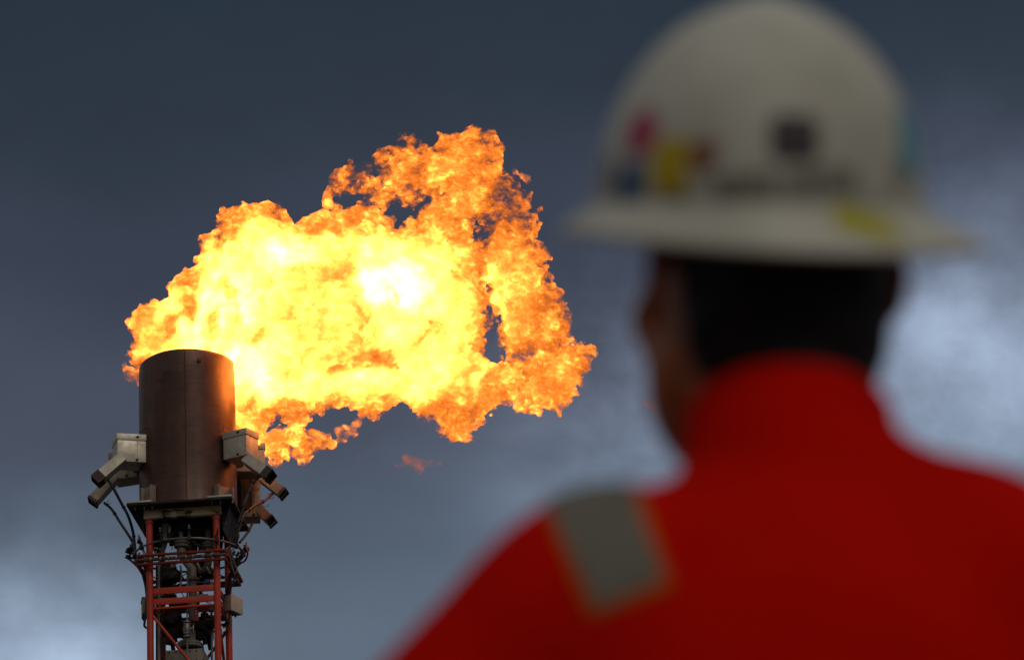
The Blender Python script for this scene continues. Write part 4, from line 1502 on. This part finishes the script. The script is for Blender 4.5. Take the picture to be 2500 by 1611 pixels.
def build_person():
    root = empty("person", P_ORG)
    tag(root, "person in red work clothes seen from behind, looking up at the burning gas", "person")
    skin = material("skin", (0.50, 0.125, 0.028), (0.41, 0.095, 0.022), 0.55, scale=18, spec=0.25)
    hairm = material("dark_hair", (0.012, 0.008, 0.006), (0.006, 0.004, 0.003), 0.6, scale=60, stretch=(1, 1, 0.12), bump=0.4, bump_scale=160, spec=0.2)
    red = material("red_workwear", (0.64, 0.0060, 0.001), (0.52, 0.0042, 0.001), 0.95, scale=6, detail=6, bump=0.10, bump_scale=220, spec=0.03)
    tape = material("reflective_tape", (0.180, 0.163, 0.128), (0.145, 0.130, 0.100), 0.6, scale=90, spec=0.3)
    edge = material("orange_edging", (0.52, 0.115, 0.005), (0.44, 0.09, 0.004), 0.8, scale=60, spec=0.1)
    boot = material("boot_leather", (0.05, 0.035, 0.025), (0.03, 0.022, 0.016), 0.55, scale=20, bump=0.1)
    sole = material("boot_sole", (0.02, 0.02, 0.02), (0.014, 0.014, 0.014), 0.8, scale=30)

    # ---- body: one continuous figure
    S = Sculpt((-0.56, -0.22, -0.01), (0.56, 0.28, 1.90), 0.005)
    S.sc = HS
    S.ell(hd(0, -0.012, 0.045), (0.077, 0.096, 0.092), HEAD_R, 0.02)
    S.ell(hd(0, 0.040, -0.045), (0.064, 0.066, 0.085), HEAD_R, 0.03)
    S.cap(hd(-0.052, 0.005, -0.075), hd(-0.012, 0.085, -0.105), 0.022, 0.022, 0.025)
    S.cap(hd(0.052, 0.005, -0.075), hd(0.012, 0.085, -0.105), 0.022, 0.022, 0.025)
    S.cap(hd(0, 0.098, 0.012), hd(0, 0.118, -0.030), 0.009, 0.013, 0.012)          # nose
    for s in (-1, 1):
        S.cap(hd(s * 0.008, 0.108, -0.034), hd(s * 0.015, 0.102, -0.034), 0.008, 0.007, 0.006)
        S.ell(hd(s * 0.032, 0.098, 0.008), (0.017, 0.012, 0.011), HEAD_R, 0.012, 'cut')  # eye sockets
        S.ell(hd(s * 0.032, 0.088, 0.007), (0.0125, 0.0125, 0.0115), HEAD_R, 0.004)
        S.cap(hd(s * 0.014, 0.100, 0.026), hd(s * 0.050, 0.088, 0.024), 0.008, 0.007, 0.012)
        S.ell(hd(s * 0.045, 0.075, -0.030), (0.020, 0.020, 0.018), HEAD_R, 0.025)
        ear = HEAD_R @ Euler((rad(-12), 0, s * rad(22))).to_matrix()
        S.ell(hd(s * 0.081, -0.012, 0.004), (0.007, 0.019, 0.033), ear, 0.010)
        S.ell(hd(s * 0.087, -0.010, 0.008), (0.006, 0.011, 0.020), ear, 0.005, 'cut')
        S.cap(hd(s * 0.081, -0.004, -0.026), hd(s * 0.078, -0.004, -0.038), 0.008, 0.007, 0.008)
    S.cap(hd(-0.022, 0.098, -0.066), hd(0.022, 0.098, -0.066), 0.0075, 0.0075, 0.008)
    S.cap(hd(-0.018, 0.099, -0.077), hd(0.018, 0.099, -0.077), 0.0085, 0.0085, 0.006)
    S.cap(hd(-0.026, 0.108, -0.0715), hd(0.026, 0.108, -0.0715), 0.0022, 0.0022, 0.003, 'cut')
    S.sc = 1.0
    S.cap(hd(0, -0.018, -0.05), NECK + Vector((0, 0.012, -0.05)), 0.056, 0.062, 0.03)
    under_hat(S)
    # trunk
    up = (SL + SR) / 2
    S.cap(SL + Vector((0.04, 0.01, -0.005)), SR + Vector((-0.04, 0.01, -0.005)), 0.055, 0.055, 0.06)
    S.ell(up + Vector((0, 0.03, -0.16)), (0.155, 0.095, 0.21), None, 0.06)
    S.ell(Vector((up.x * 0.5, 0.03, 1.10)), (0.135, 0.085, 0.16), None, 0.07)
    S.ell(Vector((0, 0.03, 0.95)), (0.155, 0.10, 0.12), None, 0.06)
    for sh, el, wr, s in ((SL, EL, WL, -1), (SR, ER, WR, 1)):
        S.cap(sh, el, 0.050, 0.038, 0.04)
        S.cap(el, wr, 0.038, 0.026, 0.02)
        # hand resting on the hip: palm, four fingers forward, thumb to the back
        pc = wr + Vector((-s * 0.018, 0.045, -0.055))
        S.cap(wr, pc, 0.024, 0.028, 0.02, flat=1.0)
        S.ell(pc, (0.018, 0.042, 0.042), Euler((rad(40), 0, 0)).to_matrix(), 0.012)
        for i, (dz, L) in enumerate(((0.020, 0.068), (0.002, 0.075), (-0.016, 0.070), (-0.032, 0.056))):
            k0 = pc + Vector((-s * 0.004, 0.034, dz - 0.005))
            k1 = k0 + Vector((-s * 0.012, L * 0.45, -L * 0.22))
            k2 = k1 + Vector((-s * 0.020, L * 0.28, -L * 0.18))
            k3 = k2 + Vector((-s * 0.016, L * 0.14, -L * 0.14))
            S.cap(k0, k1, 0.0095, 0.009, 0.003)
            S.cap(k1, k2, 0.009, 0.008, 0.003)
            S.cap(k2, k3, 0.008, 0.007, 0.003)
        t0 = wr + Vector((-s * 0.004, -0.004, -0.03))
        t1 = t0 + Vector((-s * 0.006, -0.030, -0.028))
        t2 = t1 + Vector((-s * 0.014, -0.026, -0.012))
        S.cap(t0, t1, 0.013, 0.011, 0.006)
        S.cap(t1, t2, 0.011, 0.009, 0.004)
    for h, s in ((HIP_L, -1), (HIP_R, 1)):
        kn, an = Vector((s * 0.115, 0.045, 0.50)), Vector((s * 0.125, 0.02, 0.09))
        S.cap(h, kn, 0.078, 0.052, 0.04)
        S.cap(kn, kn * 0.6 + an * 0.4 + Vector((0, -0.02, 0)), 0.050, 0.042, 0.02)
        S.cap(kn * 0.6 + an * 0.4 + Vector((0, -0.02, 0)), an, 0.042, 0.032, 0.02)
        S.cap(an, an + Vector((s * 0.01, 0.12, -0.05)), 0.036, 0.028, 0.02)
    S.build("body", skin, root)

    # ---- hair: nape and back of the head under the hat
    H = Sculpt((HEAD_C.x - 0.14, HEAD_C.y - 0.16, HEAD_C.z - 0.16), (HEAD_C.x + 0.14, HEAD_C.y + 0.14, HEAD_C.z + 0.18), 0.004)
    H.sc = HS
    H.ell(hd(0, -0.016, 0.042), (0.080, 0.098, 0.095), HEAD_R, 0.02)
    H.ell(hd(-0.006, -0.056, -0.035), (0.068, 0.046, 0.060), HEAD_R, 0.03)
    H.cap(hd(0.002, -0.050, -0.06), hd(0.010, -0.050, -0.125), 0.053, 0.053, 0.02)
    H.ell(hd(0, 0.105, -0.05), (0.12, 0.105, 0.115), HEAD_R, 0.01, 'cut')
    H.ell(hd(-0.088, 0.004, -0.030), (0.034, 0.036, 0.048), HEAD_R, 0.012, 'cut')
    H.ell(hd(0.096, -0.006, -0.020), (0.030, 0.032, 0.044), HEAD_R, 0.012, 'cut')
    under_hat(H)
    H.wrinkle(0.016, 0.0022, 3)
    H.build("hair", hairm, root)

    # ---- jacket
    J = Sculpt((-0.60, -0.26, 0.74), (0.60, 0.30, 1.66), 0.0055)
    J.cap(SL, SR, 0.085, 0.085, 0.05)
    J.ell(up + Vector((0, 0.025, -0.17)), (0.195, 0.130, 0.25), None, 0.07)
    J.ell(up + Vector((0.0, -0.035, -0.10)), (0.16, 0.085, 0.14), None, 0.05)
    J.ell(Vector((up.x * 0.5, 0.03, 1.08)), (0.185, 0.125, 0.20), None, 0.07)
    J.ell(Vector((0, 0.03, 0.93)), (0.195, 0.135, 0.17), None, 0.06)
    J.cap(NECK + Vector((0, 0.012, -0.035)), up + Vector((0, 0.02, -0.02)), 0.070, 0.11, 0.045)
    J.cap(NECK + Vector((0.0, 0.0, -0.045)), SL * 0.55 + up * 0.45 + Vector((0, 0, 0.012)), 0.052, 0.060, 0.03)
    J.cap(NECK + Vector((0.016, 0.0, -0.018)), SR * 0.62 + up * 0.38 + Vector((0, 0, 0.032)), 0.062, 0.066, 0.03)
    for sh, el, wr in ((SL, EL, WL), (SR, ER, WR)):
        J.cap(sh, el, 0.085, 0.068, 0.03)
        J.cap(el, wr + (el - wr) * 0.12, 0.066, 0.048, 0.02)
    J.wrinkle(0.14, 0.0065, 11)
    J.wrinkle(0.06, 0.0030, 12)
    # stand-up collar round the neck, open in front
    cn = (0.0, 0.22, 1.0)
    J.ring(NECK + Vector((0, 0.014, 0.016)), cn, 0.067, 0.022, 0.0045, 0.012)
    J.cap(NECK + Vector((0, 0.02, 0.10)), NECK + Vector((0, 0.016, -0.02)), 0.060, 0.060, 0.006, 'cut')
    J.below(0.80)
    for wr, el in ((WL, EL), (WR, ER)):
        J.cap(wr + (wr - el) * 0.3, wr + (el - wr) * 0.11, 0.040, 0.040, 0.004, 'cut')
    jk = J.build("jacket", red, root)

    # reflective tape over the left shoulder: a strip of the jacket's own surface, set proud of it
    def strip(name, mat, corners, lift, parent):
        """corners: four photograph points (outer top, inner top, inner bottom, outer bottom) on the back; the strip runs on over the shoulder."""
        bm = bmesh.new()
        bm.from_mesh(jk.data)
        o = P_ORG
        C0 = CAM - o
        a, b, c, d = [ray(*p) for p in corners]
        ctr = (a + b + c + d) / 4
        for u, v in ((a, d), (b, c), (c, d)):
            n = u.cross(v).normalized()
            if n.dot(ctr) > 0:
                n = -n
            bmesh.ops.bisect_plane(bm, geom=list(bm.verts) + list(bm.edges) + list(bm.faces), plane_co=C0, plane_no=n, clear_outer=True)
        # keep the shoulder, end the strip low on the chest
        bmesh.ops.bisect_plane(bm, geom=list(bm.verts) + list(bm.edges) + list(bm.faces), plane_co=Vector((0, 0.0, SL.z - 0.11)), plane_no=Vector((0, 0.55, -1)).normalized(), clear_outer=True)
        bm.normal_update()
        seed = None
        best = 1e9
        tgt = pl(1480, 1330, -0.09)
        for v in bm.verts:
            dd = (v.co - tgt).length
            if dd < best:
                best, seed = dd, v
        keep, stack = {seed}, [seed]
        while stack:
            q = stack.pop()
            for e in q.link_edges:
                w = e.other_vert(q)
                if w not in keep:
                    keep.add(w)
                    stack.append(w)
        bmesh.ops.delete(bm, geom=[v for v in bm.verts if v not in keep], context='VERTS')
        bm.normal_update()
        for v in bm.verts:
            v.co += v.normal * lift
        ext = bmesh.ops.extrude_face_region(bm, geom=list(bm.faces), use_keep_orig=True)
        for v in [g for g in ext['geom'] if isinstance(g, bmesh.types.BMVert)]:
            v.co -= v.normal * (lift * 0.8)
        me = bpy.data.meshes.new(name)
        bmesh.ops.recalc_face_normals(bm, faces=list(bm.faces))
        bm.to_mesh(me)
        bm.free()
        me.polygons.foreach_set('use_smooth', [True] * len(me.polygons))
        me.set_sharp_from_angle(angle=rad(50))
        me.materials.append(mat)
        ob = bpy.data.objects.new(name, me)
        COL.objects.link(ob)
        ob.parent = parent
        return ob

    strip("tape_edging", edge, [(1336, 1255), (1558, 1185), (1642, 1432), (1440, 1508)], 0.0016, jk)
    tp = strip("reflective_tape", tape, [(1354, 1262), (1540, 1200), (1620, 1412), (1460, 1486)], 0.003, jk)
    # zip down the front
    mb = MB()
    mb.box((up.x, 0.185, 1.15), (0.014, 0.010, 0.5), Matrix.Rotation(rad(4), 3, 'X'))
    mb.obj("zip", sole, jk)

    # ---- trousers and boots
    T = Sculpt((-0.32, -0.22, 0.06), (0.32, 0.28, 1.05), 0.007)
    T.ell(Vector((0, 0.03, 0.93)), (0.180, 0.122, 0.14), None, 0.06)
    for h, s in ((HIP_L, -1), (HIP_R, 1)):
        kn, an = Vector((s * 0.115, 0.045, 0.50)), Vector((s * 0.125, 0.02, 0.09))
        T.cap(h, kn, 0.100, 0.075, 0.05)
        T.cap(kn, an, 0.076, 0.070, 0.03)
    T.wrinkle(0.10, 0.004, 21)
    T.below(0.10)
    T.build("trousers", red, root)
    for s in (-1, 1):
        B = Sculpt((s * 0.13 - 0.10, -0.14, 0.0), (s * 0.13 + 0.10, 0.26, 0.26), 0.005)
        a = Vector((s * 0.125, 0.02, 0.0))
        B.cap(a + Vector((0, 0, 0.22)), a + Vector((0, -0.005, 0.06)), 0.056, 0.050, 0.02)
        B.cap(a + Vector((0, -0.02, 0.05)), a + Vector((s * 0.012, 0.155, 0.045)), 0.048, 0.043, 0.03)
        B.below(0.022)
        bo = B.build("boot", boot, root)
        mb = MB()
        pts = []
        n = 28
        ring0 = [(a.x + s * 0.006 + 0.05 * math.cos(q) * (1.0 if math.sin(q) > 0 else 0.85), a.y + 0.065 + 0.145 * math.sin(q), 0) for q in [2 * math.pi * k / n for k in range(n)]]
        vs = [(x, y, 0.0) for x, y, _ in ring0] + [(x, y, 0.028) for x, y, _ in ring0]
        fs = [(k, (k + 1) % n, n + (k + 1) % n, n + k) for k in range(n)] + [tuple(range(n)), tuple(range(n, 2 * n))]
        mb.add(vs, fs)
        mb.obj("sole", sole, bo)
    return root


def build_hat():
    hat = empty("hard_hat", P_ORG + HAT_O)
    R = HAT_R
    hat.rotation_euler = R.to_euler()
    tag(hat, "cream hard hat with coloured stickers and a dark emblem, worn by the person in red", "hard hat")
    cream = material("cream_plastic", (0.60, 0.565, 0.47), (0.46, 0.43, 0.35), 0.5, 0.62, scale=9, detail=7, spots=((0.30, 0.27, 0.21), 22, 0.68), bump=0.02, spec=0.3)
    A, B, Hh = HAT_A, HAT_B, HAT_H

    def dome(phi, t):
        """phi round the head (0 = right, 90 deg = front), t 0 at the rim to 1 at the crown."""
        h = math.sin(t * math.pi / 2)
        w = math.cos(t * math.pi / 2)
        rib = 0.0035 * math.exp(-((math.cos(phi) * w * A) / 0.020) ** 2) * min(1, (1 - abs(math.sin(phi)) * w) * 3 + 0.2) * (t > 0.05)
        return Vector((A * w * math.cos(phi), B * w * math.sin(phi), Hh * h + rib))

    n, m = 96, 30
    vs, fs = [], []
    for i in range(m + 1):
        for k in range(n):
            vs.append(dome(2 * math.pi * k / n, i / m * 0.995))
    top = len(vs)
    vs.append(dome(0, 1))
    inner = len(vs)
    for i in range(m + 1):
        for k in range(n):
            p = dome(2 * math.pi * k / n, i / m * 0.995)
            vs.append(Vector((p.x * 0.972, p.y * 0.976, p.z - 0.003)))
    itop = len(vs)
    vs.append(Vector((0, 0, Hh - 0.004)))
    for i in range(m):
        for k in range(n):
            k2 = (k + 1) % n
            fs.append((i * n + k, i * n + k2, (i + 1) * n + k2, (i + 1) * n + k))
            fs.append((inner + i * n + k2, inner + i * n + k, inner + (i + 1) * n + k, inner + (i + 1) * n + k2))
    for k in range(n):
        k2 = (k + 1) % n
        fs.append((m * n + k, m * n + k2, top))
        fs.append((inner + m * n + k2, inner + m * n + k, itop))
        fs.append((k2, k, inner + k, inner + k2))
    shell = link_mesh("shell", vs, fs, cream, hat)
    # brim all round: wider at the peak, drooping at the nape, tipped with a rolled lip
    vs, fs = [], []
    prof = [(0.0, 0.004), (0.12, 0.0005), (0.45, -0.004), (0.85, -0.0075), (0.97, -0.0075), (1.0, -0.0105), (0.97, -0.0135), (0.85, -0.0125), (0.45, -0.009), (0.0, -0.004)]
    for (u, z) in prof:
        for k in range(n):
            ph = 2 * math.pi * k / n
            c, s = math.cos(ph), math.sin(ph)
            wid = 0.026 + 0.018 * max(0, s) ** 2 + 0.026 * max(0, c) ** 2 + 0.005 * max(0, -s) ** 2
            droop = 0.013 + 0.008 * max(0, -s) ** 1.5 - 0.002 * max(0, c) ** 2
            vs.append(Vector(((A - 0.002 + wid * u) * c, (B - 0.002 + wid * u) * s, z - droop * u)))
    pm = len(prof)
    for i in range(pm):
        j = (i + 1) % pm
        for k in range(n):
            k2 = (k + 1) % n
            fs.append((i * n + k, j * n + k, j * n + k2, i * n + k2))
    brim = link_mesh("brim", vs, fs, cream, hat)
    for o in (shell, brim):
        bm = bmesh.new()
        bm.from_mesh(o.data)
        bmesh.ops.recalc_face_normals(bm, faces=list(bm.faces))
        bm.to_mesh(o.data)
        bm.free()
    dark = material("black_webbing", (0.02, 0.02, 0.02), (0.014, 0.014, 0.014), 0.7, scale=40)
    mb = MB()
    vs, fs = [], []
    for (e, z) in ((0.90, 0.012), (0.90, -0.022), (0.87, -0.022), (0.87, 0.012)):
        for k in range(64):
            ph = 2 * math.pi * k / 64
            vs.append(Vector((A * e * math.cos(ph) * 0.93, B * e * math.sin(ph) * 0.93, z)))
    for i in range(4):
        for k in range(64):
            fs.append((i * 64 + k, i * 64 + (k + 1) % 64, ((i + 1) % 4) * 64 + (k + 1) % 64, ((i + 1) % 4) * 64 + k))
    mb.add(vs, fs)
    mb.obj("headband", dark, hat)
    mb = MB()
    mb.lathe((0, -B * 0.85, -0.008), [(0.016, 0), (0.018, 0.004), (0.018, 0.012), (0.012, 0.015)], (0, -1, 0), 20)
    mb.obj("ratchet_knob", dark, hat)

    MW = Matrix.Translation(hat.location) @ R.to_4x4()
    MI = MW.inverted()

    def bvh(o):
        me = o.data
        return BVHTree.FromPolygons([v.co.copy() for v in me.vertices], [tuple(p.vertices) for p in me.polygons])
    TS, TB = bvh(shell), bvh(brim)

    def sticker(name, px, py, shape, mat, tree=TS, parent=shell, grid=10, label=None, rot=0.0, lift=0.0010):
        """Stick a thin flat shape on the plastic. shape: outline in photograph pixels about its middle."""
        o = MI @ CAM
        d = (MI.to_3x3() @ ray(px, py)).normalized()
        hit = tree.ray_cast(o, d)
        p, nr = hit[0], hit[1]
        if p is None:
            return None
        if nr.dot(d) > 0:
            nr = -nr
        rx = (MI.to_3x3() @ RGT)
        rx = (rx - nr * rx.dot(nr)).normalized()
        ry = nr.cross(rx)
        if ry.dot(MI.to_3x3() @ UPV) < 0:
            ry = -ry
        mpp = (p - o).length * KPX
        cr, sr = math.cos(rot), math.sin(rot)
        bm = bmesh.new()
        for poly in shape:
            vv = []
            for (x, y) in poly:
                x, y = x * cr - y * sr, x * sr + y * cr
                vv.append(bm.verts.new((x * mpp, -y * mpp, 0)))
            bm.faces.new(vv)
        bmesh.ops.triangulate(bm, faces=list(bm.faces))
        for _ in range(2):
            bmesh.ops.subdivide_edges(bm, edges=list(bm.edges), cuts=1, use_grid_fill=True)
        ok = []
        for v in bm.verts:
            q = p + rx * v.co.x + ry * v.co.y + nr * 0.03
            h = tree.ray_cast(q, -nr)
            if h[0] is None:
                h = tree.find_nearest(q)
            hn = h[1] if h[1].dot(nr) > 0 else -h[1]
            ok.append(h[0] + hn * lift)
        for v, q in zip(list(bm.verts), ok):
            v.co = q
        me = bpy.data.meshes.new(name)
        ext = bmesh.ops.extrude_face_region(bm, geom=list(bm.faces), use_keep_orig=True)
        for v in [g for g in ext['geom'] if isinstance(g, bmesh.types.BMVert)]:
            v.co -= nr * (lift * 0.7)
        bmesh.ops.recalc_face_normals(bm, faces=list(bm.faces))
        bm.to_mesh(me)
        bm.free()
        me.materials.append(mat)
        ob = bpy.data.objects.new(name, me)
        COL.objects.link(ob)
        ob.parent = parent
        if label:
            ob['label'] = label
        return ob

    def mt(nm, c):
        return material(nm, c, tuple(x * 0.85 for x in c), 0.45, scale=60, spec=0.3)

    def disc(r, k=20, ex=1.0):
        return [(r * ex * math.cos(2 * math.pi * i / k), r * math.sin(2 * math.pi * i / k)) for i in range(k)]

    def rect(w, h):
        return [(-w / 2, -h / 2), (w / 2, -h / 2), (w / 2, h / 2), (-w / 2, h / 2)]

    sticker("sticker", 1566, 324, [disc(60)], mt("pink_vinyl", (0.46, 0.006, 0.085)), label="round crimson pink sticker")
    sticker("sticker", 1632, 404, [rect(112, 132)], mt("yellow_vinyl", (0.58, 0.38, 0.002)), label="yellow square sticker", rot=0.06)
    sticker("sticker", 1540, 452, [rect(100, 104)], mt("blue_vinyl", (0.004, 0.07, 0.19)), label="dark blue square sticker", rot=0.05, lift=0.0016)
    sticker("sticker", 1716, 382, [[(-46, -40), (50, -40), (30, 36), (-26, 46)]], mt("tan_vinyl", (0.26, 0.11, 0.05)), label="brown sticker with slanted side", lift=0.0007)
    sticker("sticker", 1486, 440, [rect(44, 110)], mt("maroon_vinyl", (0.12, 0.035, 0.03)), label="dark maroon strip sticker", lift=0.0007)
    sticker("sticker", 1648, 486, [rect(70, 44)], mt("olive_vinyl", (0.20, 0.12, 0.04)), label="small olive brown sticker", lift=0.0007)
    sticker("sticker", 2216, 350, [rect(90, 170)], mt("cyan_vinyl", (0.03, 0.30, 0.36)), label="pale cyan strip sticker")
    sticker("sticker", 2116, 548, [[(-88, -34), (50, -44), (104, 4), (52, 48), (-80, 46)]], mt("lime_vinyl", (0.50, 0.44, 0.002)), TB, brim, label="yellow green tag on the brim")
    # dark emblem: four round petals about a ring
    em = mt("emblem_ink", (0.060, 0.038, 0.046))
    petals = []
    for q in range(4):
        an = math.pi / 4 + q * math.pi / 2
        cx, cy_ = 36 * math.cos(an), 36 * math.sin(an)
        petals.append([(cx + 36 * math.cos(2 * math.pi * i / 16), cy_ + 36 * math.sin(2 * math.pi * i / 16)) for i in range(16)])
    petals.append(disc(28))
    sticker("emblem", 1940, 336, petals, em, label="dark emblem of four round petals")
    # the printed line under it: too blurred in the photograph to read, so only its strokes
    ink = mt("letter_ink", (0.15, 0.125, 0.11))
    rg = random.Random(4)
    glyphs = []
    x = -168
    for k in range(11):
        w = rg.choice((20, 24, 22))
        if k == 5:
            x += 14
        glyphs.append([(x, -32), (x + 8, -32), (x + 8, 32), (x, 32)])
        glyphs.append([(x + w - 7, -32), (x + w, -32), (x + w, 32), (x + w - 7, 32)])
        yb = rg.choice((-32, -5, 24))
        glyphs.append([(x + 8, yb), (x + w - 7, yb), (x + w - 7, yb + 8), (x + 8, yb + 8)])
        x += w + 9
    sticker("lettering", 1920, 446, glyphs, ink, rot=-0.06)
    sticker("lettering", 2196, 430, [rect(50, 60)], mt("faded_ink", (0.24, 0.20, 0.15)), label="faded brown print")
    return hat


person = build_person()
hat = build_hat()
